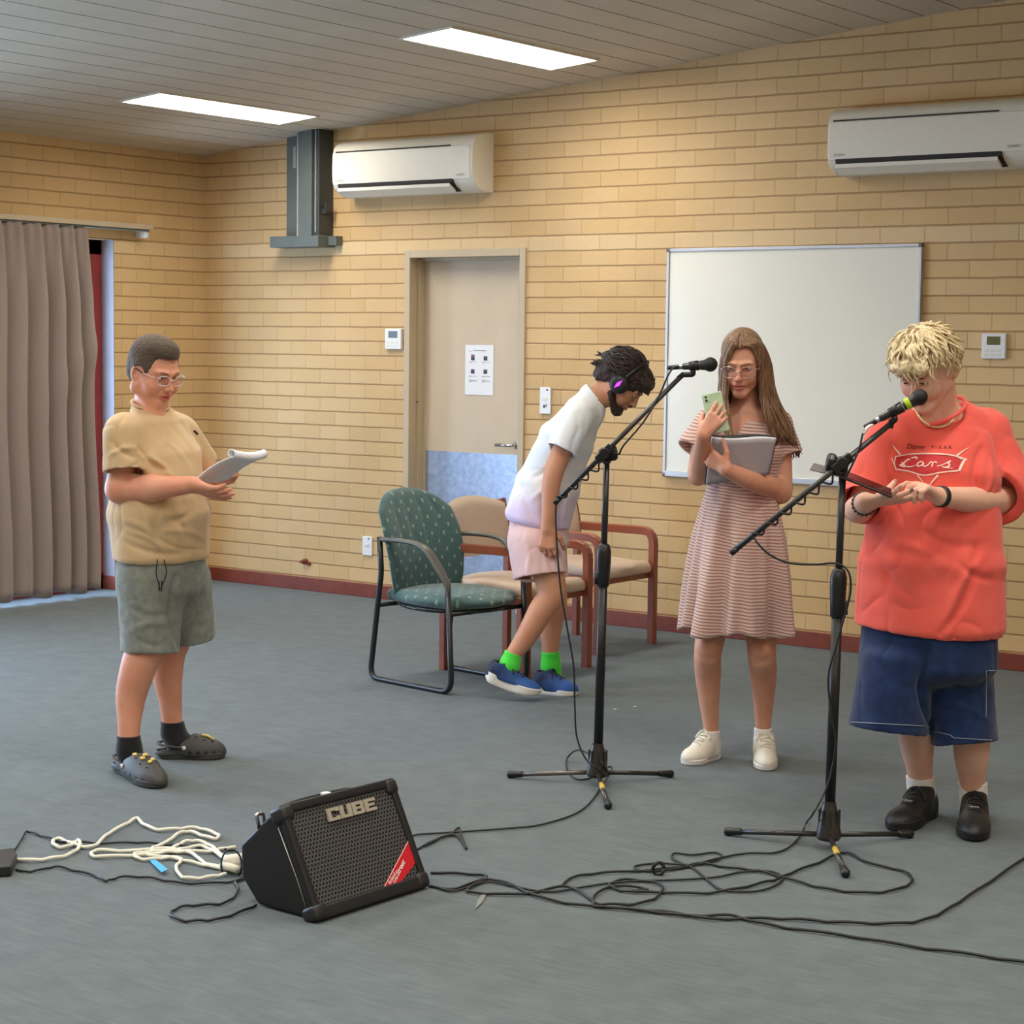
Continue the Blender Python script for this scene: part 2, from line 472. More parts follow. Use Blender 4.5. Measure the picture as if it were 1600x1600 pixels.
plain('chrome', C(205, 205, 205), .02, rough=.22, metal=1)
plain('white_plastic', C(232, 226, 210), .015, rough=.38)
plain('cool_white', C(236, 238, 240), .01, rough=.35)
plain('dark_gap', C(42, 36, 34), .1, rough=.7)
plain('grey_print', C(120, 118, 116), .05, rough=.7)
plain('lcd_green', C(112, 112, 72), .03, rough=.2)
plain('lcd_blue', C(120, 136, 146), .03, rough=.2)
plain('aluminium', C(196, 196, 198), .03, rough=.4, metal=.6)
plain('whiteboard', C(242, 240, 228), .015, 2, rough=.22, coat=.3)
plain('corner_grey', C(110, 100, 100), .05, rough=.5)
plain('steel_green', C(98, 106, 104), .06, 12, rough=.5)
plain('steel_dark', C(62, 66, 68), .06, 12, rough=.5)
plain('steel_edge', C(160, 162, 158), .06, 12, rough=.4)
plain('paper', C(240, 241, 246), .01, rough=.7)
plain('photo_dark', C(70, 68, 84), .25, 90, rough=.6)
plain('photo_red', C(150, 90, 84), .2, 90, rough=.6)
def kick():
    t = NT('kick_plate'); v = t.coord()
    t.l(t.ramp(t.noise(v, 26, 5, .7), [(.35, C(156, 170, 192)), (.5, C(172, 184, 204)), (.65, C(188, 198, 214))]), t.b.inputs['Base Color'])  # steel tone with the blue of reflected daylight put into the base colour
    t.bump(t.noise(v, 18, 4), .12, .004); setp(t.b, rough=.33, metal=.7)
kick()
def curtain_mat():
    t = NT('curtain_cloth'); v = t.coord()
    w = t.noise(v, 260, 2)
    t.l(t.ramp(w, [(.3, C(142, 124, 116)), (.7, C(160, 143, 134))]), t.b.inputs['Base Color'])
    t.bump(w, .15, .002); setp(t.b, rough=.75, sheen=.25)
curtain_mat()
def glass(name, tint=(1, 1, 1, 1), gl=.08):
    m = bpy.data.materials.new(name); m.use_nodes = True; t = m.node_tree; MATS[name] = m
    t.nodes.clear(); o = t.nodes.new('ShaderNodeOutputMaterial'); x = t.nodes.new('ShaderNodeMixShader')
    a = t.nodes.new('ShaderNodeBsdfTransparent'); a.inputs[0].default_value = tint
    b = t.nodes.new('ShaderNodeBsdfGlossy'); b.inputs['Roughness'].default_value = .05
    x.inputs[0].default_value = gl
    t.links.new(a.outputs[0], x.inputs[1]); t.links.new(b.outputs[0], x.inputs[2]); t.links.new(x.outputs[0], o.inputs[0])
glass('pane_glass', (.95, .98, 1, 1)); glass('lens_glass', (.97, .95, .96, 1), .10)
def lamp_mat():
    t = NT('lamp_diffuser'); setp(t.b, rough=.6, emit=(1.0, .945, .845, 1), es=LAMP_STRENGTH); t.b.inputs['Base Color'].default_value = (.9, .9, .9, 1)
    g = t.n('ShaderNodeNewGeometry'); d = t.n('ShaderNodeVectorMath', operation='DOT_PRODUCT'); t.l(g.outputs['Incoming'], d.inputs[0]); t.l(g.outputs['Normal'], d.inputs[1])
    k = t.math('ABSOLUTE', d.outputs['Value']); t.l(t.math('MULTIPLY', t.math('ADD', .22, t.math('MULTIPLY', k, .78)), LAMP_STRENGTH), t.b.inputs['Emission Strength'])   # prismatic panel: strongest straight down
lamp_mat()

# ------------------------------------------------------------------ large structure
def struct(o): o['kind'] = 'structure'; return o
O3 = (0, 0, 0)
struct(MB().box((XL-.25, YF-.2, -.1), (XR+.2, YB+.35, 0)).build('floor', 'carpet', origin=O3))
dx0, dx1, dz1 = -7.386, -6.504, 2.088      # door frame outer edges on the back wall
b = MB()
ZT = 4.2
b.box((XL-.25, YB, 0), (dx0, YB+.25, ZT)).box((dx1, YB, 0), (XR+.2, YB+.25, ZT)).box((dx0, YB, dz1), (dx1, YB+.25, ZT))
struct(b.build('wall_back', 'brick_x', origin=O3))
JY, WY0, JZ = 8.236, 2.6, 2.146            # glazed opening in the left wall
b = MB()
b.box((XL-.25, JY, 0), (XL, YB, ZT)).box((XL-.25, YF-.2, 0), (XL, WY0, ZT)).box((XL-.25, WY0, JZ), (XL, JY, ZT))
struct(b.build('wall_left', 'brick_y', origin=O3))
struct(MB().box((XR, YF-.2, 0), (XR+.2, YB+.25, ZT)).build('wall_right', 'brick_y', origin=O3))
struct(MB().box((XL-.25, YF-.2, 0), (XR+.2, YF, ZT)).build('wall_front', 'brick_x', origin=O3))
# slatted ceiling: boards run away from the back wall, narrow open joints between them
b = MB(); pitch = .19; x = XL-.2
while x < XR+.2:
    x2 = min(x+pitch-.009, XR+.25)
    b.mi = 0
    b.add([(x, YF-.2, ceil_z(x)), (x2, YF-.2, ceil_z(x2)), (x2, YB+.2, ceil_z(x2)), (x, YB+.2, ceil_z(x)),
           (x, YF-.2, ceil_z(x)+.02), (x2, YF-.2, ceil_z(x2)+.02), (x2, YB+.2, ceil_z(x2)+.02), (x, YB+.2, ceil_z(x)+.02)],
          [(3, 2, 1, 0), (4, 5, 6, 7), (0, 1, 5, 4), (1, 2, 6, 5), (2, 3, 7, 6), (3, 0, 4, 7)])
    x += pitch
b.mi = 1; xa, xb = XL-.25, XR+.3
b.add([(xa, YF-.2, ceil_z(xa)+.018), (xb, YF-.2, ceil_z(xb)+.018), (xb, YB+.25, ceil_z(xb)+.018), (xa, YB+.25, ceil_z(xa)+.018)], [(3, 2, 1, 0)])
struct(mk('ceiling', b.v, b.f, ['ceiling_paint', 'groove_dark'], fm=b.m, origin=O3))

# skirting boards
struct(MB().box((XL, YB-.018, 0), (dx0, YB, .082)).box((dx1, YB-.018, 0), (XR, YB, .082)).build('baseboard_back', 'skirting', bevel=.003, origin=O3))
struct(MB().box((XL, JY-.0, 0), (XL+.018, YB-.018, .085)).box((XL-.1, JY-.016, 0), (XL+.016, JY, .085)).build('baseboard_left', 'skirting', bevel=.003, origin=O3))

# ------------------------------------------------------------------ door in the back wall
fr = MB(); t0 = .042
fr.box((dx0, YB-.012, 0), (dx0+t0, YB+.10, dz1)).box((dx1-t0, YB-.012, 0), (dx1, YB+.10, dz1)).box((dx0+t0, YB-.012, dz1-.045), (dx1-t0, YB+.10, dz1))
fr.box((dx0, YB+.06, 0), (dx0+t0+.014, YB+.19, dz1-.05)).box((dx1-t0-.014, YB+.10, 0), (dx1, YB+.19, dz1-.05)).box((dx0+t0, YB+.08, dz1-.062), (dx1-t0, YB+.19, dz1-.04))
door = empty('door_1', (-6.945, YB+.12, 0)); struct(door)
fr.build('door_frame', 'frame_paint', door, bevel=.003)
MB().box((dx0+t0+.004, YB+.115, .008), (dx1-t0-.004, YB+.155, dz1-.05)).build('door_leaf', 'door_paint', door, bevel=.002)
kp = MB().box((dx0+t0+.03, YB+.1125, .012), (dx1-t0-.01, YB+.1152, .905)).build('kick_plate', 'kick_plate', door)
kp['label'] = 'scuffed metal kick plate coloured with the blue of reflected daylight'
hd = MB(); hx, hz = -6.635, .962
hd.tube(round_path([(hx, YB+.115, hz), (hx, YB+.055, hz), (hx-.115, YB+.055, hz)], .016), .0095, 10)
hd.add(*lathe([(.024, 0), (.024, .006), (.020, .008)], (hx, YB+.115, hz), (0, -1, 0)))
hd.build('door_handle', 'chrome', door, smooth=True)['label'] = 'chrome lever handle'
lk = MB().box((dx0+.048, YB+.052, 1.19), (dx0+.0545, YB+.10, 1.198)); lk.build('strike_mark', 'dark_gap', door)

# notice taped on the door
nz0, nz1 = 1.245, 1.537; na, nb = wy(727, 580, YB+.113)[0], wy(771, 580, YB+.113)[0]
no = empty('paper_notice', ((na+nb)/2, YB+.1135, nz0), 'white paper notice with four small dark photos taped to the beige door', 'notice')
yy = YB+.1135
MB().box((na, yy-.0015, nz0), (nb, yy, nz1)).build('sheet', 'paper', no)
pm = MB(); wN = nb-na; hN = nz1-nz0
for cx in (.27, .72):
    for cz_, red in ((.735, 1), (.47, 0)):
        pm = MB(); pm.box((na+wN*(cx-.065), yy-.0022, nz0+hN*(cz_-.045)), (na+wN*(cx+.065), yy-.0016, nz0+hN*(cz_+.03)))
        pm.mi = 1; pm.box((na+wN*(cx-.06), yy-.0022, nz0+hN*(cz_+.032)), (na+wN*(cx+.06), yy-.0016, nz0+hN*(cz_+.072 if red and cx < .5 else cz_+.045)))
        pm.build('printed_photo', ['photo_dark', 'photo_red'], no)
tm = MB()
tm.box((na+wN*.28, yy-.0022, nz0+hN*.885), (na+wN*.74, yy-.0016, nz0+hN*.895)); tm.build('printed_line', 'grey_print', no)
for cx in (.14, .60):
    for zz, ln in ((.86, .1), (.655, .28), (.64, .1), (.37, .3), (.355, .1), (.30, .1), (.285, .26), (.27, .3), (.255, .08)):
        tm = MB(); tm.box((na+wN*cx, yy-.0022, nz0+hN*zz), (na+wN*(cx+ln), yy-.0016, nz0+hN*(zz+.006))); tm.build('printed_line', 'grey_print', no)

# ------------------------------------------------------------------ glazed opening with red frame on the left
d2 = empty('door_2', (XL-.14, (JY+WY0)/2, 0)); struct(d2)
b = MB(); X0, X1 = XL-.17, XL-.10
ys = [JY-.01, 6.85, 5.45, 4.05, WY0+.01]
b.box((X0, WY0, JZ-.09), (X1, JY, JZ)).box((X0, WY0, 0), (X1, JY, .10))
for i, y in enumerate(ys): b.box((X0, y-.10 if i < 4 else y, 0), (X1, y if i < 4 else y+.10, JZ))
b.build('door_frame', 'red_frame', d2, bevel=.003)['label'] = 'dark red painted frame'
for i in range(4): MB().box((XL-.138, ys[i+1], .10), (XL-.132, ys[i]-.10, JZ-.09)).build('glass_pane', 'pane_glass', d2)
struct(MB().box((XL-.10, JY-.004, .085), (XL-.001, JY, JZ)).build('trim_1', 'white_paint', origin=O3))
sun = bpy.data.lights.new('daylight', 'AREA'); sun.shape = 'RECTANGLE'; sun.size = 5.4; sun.size_y = 2.0
sun.energy = DAYLIGHT; sun.color = (.55, .74, 1.0)
so = bpy.data.objects.new('daylight', sun); COL.objects.link(so); so.location = (XL-.6, (JY+WY0)/2, 1.15)
so.rotation_euler = (0, math.radians(-90), 0)
so.rotation_euler = Matrix(((0, 0, -1), (1, 0, 0), (0, -1, 0))).to_euler()

# curtain gathered at the right end of its track
def curtain():
    xc = XL+.105
    ya, yb = wx(146, 900, xc)[1], 5.9
    n, m = 420, 40; v = []
    L = ya-yb
    for j in range(m+1):
        t = j/m; z = 2.205+(.035-2.205)*t
        edge = wx(133+11*t+(2*math.sin(t*9)), 400, xc)[1]
        for i in range(n+1):
            s = i/n; y = edge-s*L
            w = s*L
            ph = 2*math.pi*w/.125+1.5*math.sin(w*3.1+.6)+.8*math.sin(w*7.3)
            hz = min(1, t*5)
            A = .012+.032*hz*(.7+.3*math.sin(w*5+1))
            x = xc+A*math.sin(ph+.5*math.sin(t*2.5+w*4)*hz)+(1-hz)*.010*math.sin(ph*2.0)+.008*math.sin(w*2+t*2)
            y += .012*math.cos(ph)*hz
            if s < .22: x += .03*math.exp(-((t-.33-s*.9)/.05)**2)*(1-s/.22)   # slanting crease at the leading edge
            zz = z+(.012*math.sin(ph*.5) if j == m else 0)
            v.append((x, y, zz))
    f = [(j*(n+1)+i, j*(n+1)+i+1, (j+1)*(n+1)+i+1, (j+1)*(n+1)+i) for j in range(m) for i in range(n)]
    o = mk('curtain', v, f, 'curtain_cloth', smooth=True)
    sm = o.modifiers.new('thick', 'SOLIDIFY'); sm.thickness = .003
    tag(o, 'mauve grey pleated floor-length curtain hanging in front of the red-framed glass door', 'curtain')
curtain()
rail = empty('curtain_track', (XL+.09, 7.3, 2.2), 'grey-brown curtain track fixed to the brick wall above the curtain', 'curtain rail')
ye = wx(217, 358)[1]
MB().box((XL+.005, 5.6, 2.215), (XL+.13, ye, 2.245)).build('pelmet_board', 'frame_paint', rail, bevel=.002)
MB().box((XL+.075, 5.6, 2.203), (XL+.115, ye-.02, 2.216)).build('rail', 'steel_green', rail, bevel=.002)
MB().box((XL, ye-.03, 2.165), (XL+.10, ye-.012, 2.215)).build('end_bracket', 'white_plastic', rail, bevel=.002)

# ------------------------------------------------------------------ ceiling lamps
def lamp(xc, yc, label, group='recessed ceiling lamps'):
    r = empty('ceiling_lamp', (xc, yc, ceil_z(xc)), label, 'ceiling lamp', group)
    sx, sy = .145, .61; sl = .0903
    def P(x, y, dz): return (xc+x, yc+y, ceil_z(xc)+x*sl+dz)
    b = MB()
    for (x0, x1, y0, y1) in ((-sx-.014, -sx, -sy-.014, sy+.014), (sx, sx+.014, -sy-.014, sy+.014), (-sx, sx, -sy-.014, -sy), (-sx, sx, sy, sy+.014)):
        b.add([P(x0, y0, -.008), P(x1, y0, -.008), P(x1, y1, -.008), P(x0, y1, -.008), P(x0, y0, .0), P(x1, y0, .0), P(x1, y1, .0), P(x0, y1, .0)],
              [(3, 2, 1, 0), (4, 5, 6, 7), (0, 1, 5, 4), (1, 2, 6, 5), (2, 3, 7, 6), (3, 0, 4, 7)])
    b.build('lamp_frame', 'white_plastic', r)
    b = MB(); b.add([P(-sx, -sy, -.004), P(sx, -sy, -.004), P(sx, sy, -.004), P(-sx, sy, -.004)], [(3, 2, 1, 0)])
    b.build('diffuser', 'lamp_diffuser', r)
for xc in (-7.815, -5.875, -3.93, -2.0, 0.0, 2.0):
    for yc in (7.92, 5.28, 2.6, 0.0):
        if xc > -5 and yc > 6.5: continue
        if (xc, yc) == (-7.815, 7.92): lab = 'lit rectangular ceiling lamp above the grey steel column, left of the two in view'
        elif (xc, yc) == (-5.875, 7.92): lab = 'lit rectangular ceiling lamp above the door, right of the two in view'
        elif (xc, yc) == (-5.875, 5.28): lab = 'lit ceiling lamp showing only a sliver at the top edge of the photo'
        else: lab = 'lit rectangular ceiling lamp over the part of the hall nearer the camera'
        lamp(xc, yc, lab)

# ------------------------------------------------------------------ air conditioners
PROF = [(0, 2.402), (.075, 2.402), (.125, 2.414), (.165, 2.436), (.188, 2.458), (.2, 2.49), (.203, 2.56), (.2, 2.645), (.188, 2.682), (.165, 2.708), (.13, 2.722), (.07, 2.732), (0, 2.738)]
def aircon(x0, x1, label):
    r = empty('air_conditioner', ((x0+x1)/2, YB, 2.40), label, 'air conditioner', 'wall air conditioners')
    b = MB(); poly = [(x0, YB-q, z) for q, z in PROF]
    b.prism(poly, (x0, 0, 0), (x1, 0, 0)); b.build('housing', 'white_plastic', r, bevel=.006)
    xe = x0+(x1-x0)*.845
    # front panel: a thin proud skin with a dark slot above it
    b = MB(); fp = [(q, z) for q, z in PROF if 2.475 < z < 2.66]
    fp = [(.195, 2.47)]+fp+[(.199, 2.655)]
    b.prism([(x0+.012, YB-q-.004, z) for q, z in fp]+[(x0+.012, YB-q+.004, z) for q, z in fp[::-1]], (x0, 0, 0), (x1-.03, 0, 0))
    b.build('front_panel', 'white_plastic', r, bevel=.002)
    MB().box((x0+.03, YB-.2035, 2.658), (xe, YB-.19, 2.664)).build('air_slot', 'dark_gap', r)
    b = MB(); b.prism([(x0+.045, YB-.196, 2.452), (x0+.045, YB-.2005, 2.474), (x0+.045, YB-.10, 2.43), (x0+.045, YB-.12, 2.406)], (x0+.045, 0, 0), (xe+.02, 0, 0))
    b.build('air_outlet', 'dark_gap', r)
    b = MB(); b.prism([(x0+.05, YB-.206, 2.430), (x0+.05, YB-.208, 2.449), (x0+.05, YB-.150, 2.414), (x0+.05, YB-.148, 2.398)], (x0+.05, 0, 0), (xe+.005, 0, 0))
    b.build('louver', 'white_plastic', r, bevel=.001)
    for xx in (x0+.04, x1-.11):
        b = MB(); place_text(b, 'DAIKIN', .018, (xx, YB-.2085, 2.487), (1, 0, 0), (0, 0, 1), (0, -1, 0), .0004); b.build('lettering', 'grey_print', r)
aircon(-7.79, -6.742, 'white split air conditioner on the brick wall beside the grey steel column')
aircon(-4.533, -3.485, 'white split air conditioner on the brick wall above the whiteboard, cut by the photo edge')

# steel column boxed on the wall
r = empty('steel_column', (-8.12, YB, 2.1), 'grey steel column stub hanging from the ceiling beside the air conditioner', 'steel column')
MB().box((-8.29, YB-.055, 2.18), (-8.10, YB, 2.80)).build('web', 'steel_green', r, bevel=.003)
MB().box((-8.11, YB-.15, 2.18), (-8.0, YB, 2.815)).build('front_flange', 'steel_green', r, bevel=.004)
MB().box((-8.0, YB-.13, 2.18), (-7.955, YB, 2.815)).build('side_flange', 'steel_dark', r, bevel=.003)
MB().box((-8.114, YB-.153, 2.18), (-8.104, YB-.145, 2.81)).box((-7.985, YB-.136, 2.20), (-7.977, YB-.12, 2.81)).build('edge_strip', 'steel_edge', r)
MB().box((-8.34, YB-.15, 2.115), (-7.945, YB, 2.182)).box((-7.945, YB-.06, 2.125), (-7.88, YB, 2.182)).box((-8.36, YB-.05, 2.12), (-8.34, YB, 2.182)).build('base_plate', 'steel_green', r, bevel=.003)
MB().box((-8.235, YB-.057, 2.60), (-8.21, YB-.054, 2.73)).build('sticker', 'steel_edge', r)
MB().box((-7.955, YB-.10, 2.315), (-7.93, YB-.06, 2.345)).box((-7.94, YB-.10, 2.33), (-7.925, YB-.06, 2.375)).build('hook', 'steel_dark', r)

# wall controllers, switches
def stat(x0, x1, z0, z1, lcd, label):
    r = empty('wall_thermostat', ((x0+x1)/2, YB, z0), label, 'thermostat', 'wall controllers')
    MB().box((x0, YB-.022, z0), (x1, YB, z1)).build('case', 'cool_white', r, bevel=.004)
    w, h = x1-x0, z1-z0
    MB().box((x0+w*.22, YB-.0235, z0+h*.55), (x0+w*.78, YB-.021, z0+h*.88)).build('display', lcd, r, bevel=.001)
    b = MB()
    for i in range(3):
        for k in range(2): b.box((x0+w*(.14+.26*i), YB-.0236, z0+h*(.12+.17*k)), (x0+w*(.30+.26*i), YB-.0215, z0+h*(.22+.17*k)))
    b.build('buttons', 'white_plastic', r, bevel=.001)
stat(-7.524, -7.40, 1.505, 1.627, 'lcd_blue', 'small white wall controller left of the door frame')
stat(-3.770, -3.648, 1.503, 1.625, 'lcd_green', 'small white wall controller with green display right of the whiteboard')
def socket(x0, x1, z0, z1, label, holes=0):
    r = empty('socket_plate', ((x0+x1)/2, YB, z0), label, 'socket')
    MB().box((x0, YB-.012, z0), (x1, YB, z1)).build('plate', 'cool_white', r, bevel=.003)
    w, h = x1-x0, z1-z0; b = MB(); b.box((x0+w*.3, YB-.016, z0+h*.5), (x0+w*.7, YB-.011, z0+h*.62)); b.build('rocker', 'white_plastic', r, bevel=.001)
    b = MB(); b.box((x0+w*.62, YB-.0125, z0+h*.86), (x0+w*.76, YB-.0117, z0+h*.93))
    b.build('screw_hole', 'dark_gap', r)
    if holes: b = MB(); b.box((x0+w*.35, YB-.0125, z0+h*.22), (x0+w*.5, YB-.0117, z0+h*.34)); b.box((x0+w*.56, YB-.0125, z0+h*.25), (x0+w*.64, YB-.0117, z0+h*.37)); b.build('pin_holes', 'dark_gap', r)
socket(-7.70, -7.625, .255, .37, 'white switch plate low on the brick wall behind the green chair')
socket(-6.392, -6.318, 1.155, 1.305, 'white socket plate on the wall right of the door, partly behind the bending person', 1)
c_ = wy(478, 877)
r = MB(); r.add(*lathe([(.018, 0), (.018, .02), (.010, .022), (.010, .05)], (c_[0], YB, c_[2]), (0, -1, 0), 12)); r.add(*lathe([(.012, 0), (.012, .014)], (c_[0]+.03, YB, c_[2]-.012), (0, -1, 0), 10))
tag(r.build('pipe_stub', 'skirting', smooth=False), 'small brown pipe stub sticking out low on the brick wall', 'pipe stub')

# whiteboard
x0, x1, z0, z1 = -5.561, -4.093, .845, 2.063
r = empty('whiteboard', ((x0+x1)/2, YB, z0), 'large white board with thin aluminium frame on the brick wall behind the woman', 'whiteboard')
MB().box((x0+.01, YB-.018, z0+.01), (x1-.01, YB, z1-.01)).build('writing_surface', 'whiteboard', r)
w = .016
MB().box((x0, YB-.026, z0), (x0+w, YB, z1)).box((x1-w, YB-.026, z0), (x1, YB, z1)).box((x0+w, YB-.026, z1-w), (x1-w, YB, z1)).box((x0+w, YB-.03, z0), (x1-w, YB, z0+.03)).build('board_frame', 'aluminium', r, bevel=.002)
b = MB()
for cx, cz_ in ((x0, z0), (x0, z1-.03), (x1-.03, z0), (x1-.03, z1-.03)): b.box((cx-.002, YB-.029, cz_-.002), (cx+.032, YB-.002, cz_+.032))
for cx, cz_ in ((x0-.002, z0-.002), (x0-.002, z1-.018), (x1-.018, z0-.002), (x1-.018, z1-.018)): MB().box((cx, YB-.029, cz_), (cx+.02, YB-.002, cz_+.02)).build('corner_cap', 'corner_grey', r, bevel=.003)
# ------------------------------------------------------------------ chairs
plain('chair_wood', C(150, 82, 62), .07, 20, rough=.38)
plain('vinyl_beige', C(206, 184, 164), .02, 10, rough=.42)
plain('chair_black', C(30, 31, 33), .1, rough=.35)
plain('arm_pad', C(86, 84, 78), .05, rough=.45)
def green_cloth(name, a, b):
    t = NT(name); v = t.coord(); x = t.xyz(v)
    n = t.noise(v, 240, 3)
    def dots(off):
        fa = t.math('SUBTRACT', t.math('FRACT', t.math('ADD', t.math('MULTIPLY', x[a], 15.0), off)), .5)
        fb = t.math('SUBTRACT', t.math('FRACT', t.math('ADD', t.math('MULTIPLY', x[b], 13.5), off)), .5)
        d = t.math('ADD', t.math('MULTIPLY', t.math('MULTIPLY', fa, fa), 1.6), t.math('MULTIPLY', t.math('MULTIPLY', fb, fb), .9))
        return d
    d = t.math('MINIMUM', dots(0), dots(.5))
    m = t.n('ShaderNodeMapRange'); t.l(d, m.inputs[0]); m.inputs[1].default_value = .008; m.inputs[2].default_value = .018; m.inputs[3].default_value = .55; m.inputs[4].default_value = 0
    base = t.ramp(n, [(.35, C(50, 80, 79)), (.65, C(72, 103, 102))])
    t.l(t.mix(m.outputs[0], base, C(150, 176, 150)), t.b.inputs['Base Color'])
    t.bump(n, .3, .002); setp(t.b, rough=.85, sheen=.3)
green_cloth('green_back', 1, 2); green_cloth('green_seat', 0, 1)

def solid_obj(sd, name, mat, parent, h=.006, it=1, disp=None, **kw):
    v, F = sd.mesh(h); v = relax(v, F, it)
    if disp is not None: v = disp(v, F)
    return mk(name, v, F, mat, parent, smooth=True, **kw)

def beige_chair():
    r = empty('visitor_chair', (0, 0, 0), None, 'chair', 'beige visitor chairs by the wall')
    fx, rx, hw, az = .235, -.235, .252, .59
    def bar(pts, name, w=.027, d=.017, rad=.06):
        p = round_path(pts, rad); b = MB(); n = len(p)
        T = np.gradient(p, axis=0); T /= np.linalg.norm(T, axis=1)[:, None]
        side = np.array([0, 1., 0]); v = []
        for q, t in zip(p, T):
            nn = np.cross(t, side)
            # fluted section
            for a_, b_ in ((-w, -d*.7), (-w*.8, -d), (w*.8, -d), (w, -d*.7), (w, d*.7), (w*.8, d), (w*.3, d), (w*.2, d*.6), (-w*.2, d*.6), (-w*.3, d), (-w*.8, d), (-w, d*.7)):
                v.append(q+nn*a_+side*b_)
        m = 12; f = [(i*m+k, i*m+(k+1) % m, (i+1)*m+(k+1) % m, (i+1)*m+k) for i in range(n-1) for k in range(m)]
        f += [tuple(range(m)), tuple(range((n-1)*m, n*m))]
        b.add(v, f); return b.build(name, 'chair_wood', r)
    for s in (-1, 1):
        y = s*hw
        bar([(rx-.02, y, az), (fx+.008, y, az), (fx+.008, y, 0)], 'leg_and_arm', .020, .021, .07)['label'] = 'front leg curving back into the armrest'
        bar([(rx, y, 0), (rx, y, .46), (rx+.0, y, az), (rx-.045, y, .785)], 'rear_upright', .018, .018, .08)
        bar([(rx, y, .375), (fx, y, .365)], 'side_rail', .018, .012, .0)
    b = MB(); b.box((fx-.03, -hw+.02, .345), (fx-.005, hw-.02, .385)); b.build('front_rail', 'chair_wood', r, bevel=.003)
    sd = Solid(); sd.box((0, 0, .405), (.245, .228, .030), r=.03, k=0)
    sd.ell((.0, 0, .418), (.27, .25, .042), k=.02); sd.cone((.225, -.20, .395), (.225, .20, .395), .032, .032, k=.03)
    sd.plane((0, 0, .375), (0, 0, -1)); sd.plane((0, .232, 0), (0, 1, 0)); sd.plane((0, -.232, 0), (0, -1, 0)); sd.plane((-.24, 0, 0), (-1, 0, 0))
    solid_obj(sd, 'seat', 'vinyl_beige', r, .008, 2)
    # back pad: curved slab, arched top edge
    v = []; nu, nv = 26, 14
    def bp(u, w, side):
        top = .812-.045*abs(u)**2.2; bot = .525+.03*abs(u)**3
        z = bot+(top-bot)*w; lean = (z-.50)*-.22
        x = rx+.025+lean+.035*(1-u*u)*-1+.02+side*.022*(1-abs(u)**8)**.5*(1-abs(2*w-1)**6)**.5
        return (x, u*(hw-.012), z)
    for side in (1, -1):
        for j in range(nv+1):
            for i in range(nu+1): v.append(bp(2*i/nu-1, j/nv, side))
    M = (nu+1)*(nv+1)
    f = [(j*(nu+1)+i, j*(nu+1)+i+1, (j+1)*(nu+1)+i+1, (j+1)*(nu+1)+i) for j in range(nv) for i in range(nu)]
    f += [tuple(M+q for q in g[::-1]) for g in f]
    o = mk('backrest', v, f, 'vinyl_beige', r, smooth=True); fix_normals(o)
    return r
def copy_tree(o, parent=None):
    c = o.copy(); COL.objects.link(c); c.parent = parent
    for ch in [q for q in bpy.data.objects if q.parent == o]: copy_tree(ch, c)
    return c
c1 = beige_chair(); c1.location = (-5.44, 7.48, 0)
c1['label'] = 'beige visitor chair with red-brown frame directly behind the green chair'
c2 = copy_tree(c1); c2.location = (-5.595, 8.315, 0); c2.rotation_euler = (0, 0, 0)
c2['label'] = 'beige visitor chair with red-brown frame nearest the wall, seat seen right of the microphone stand'

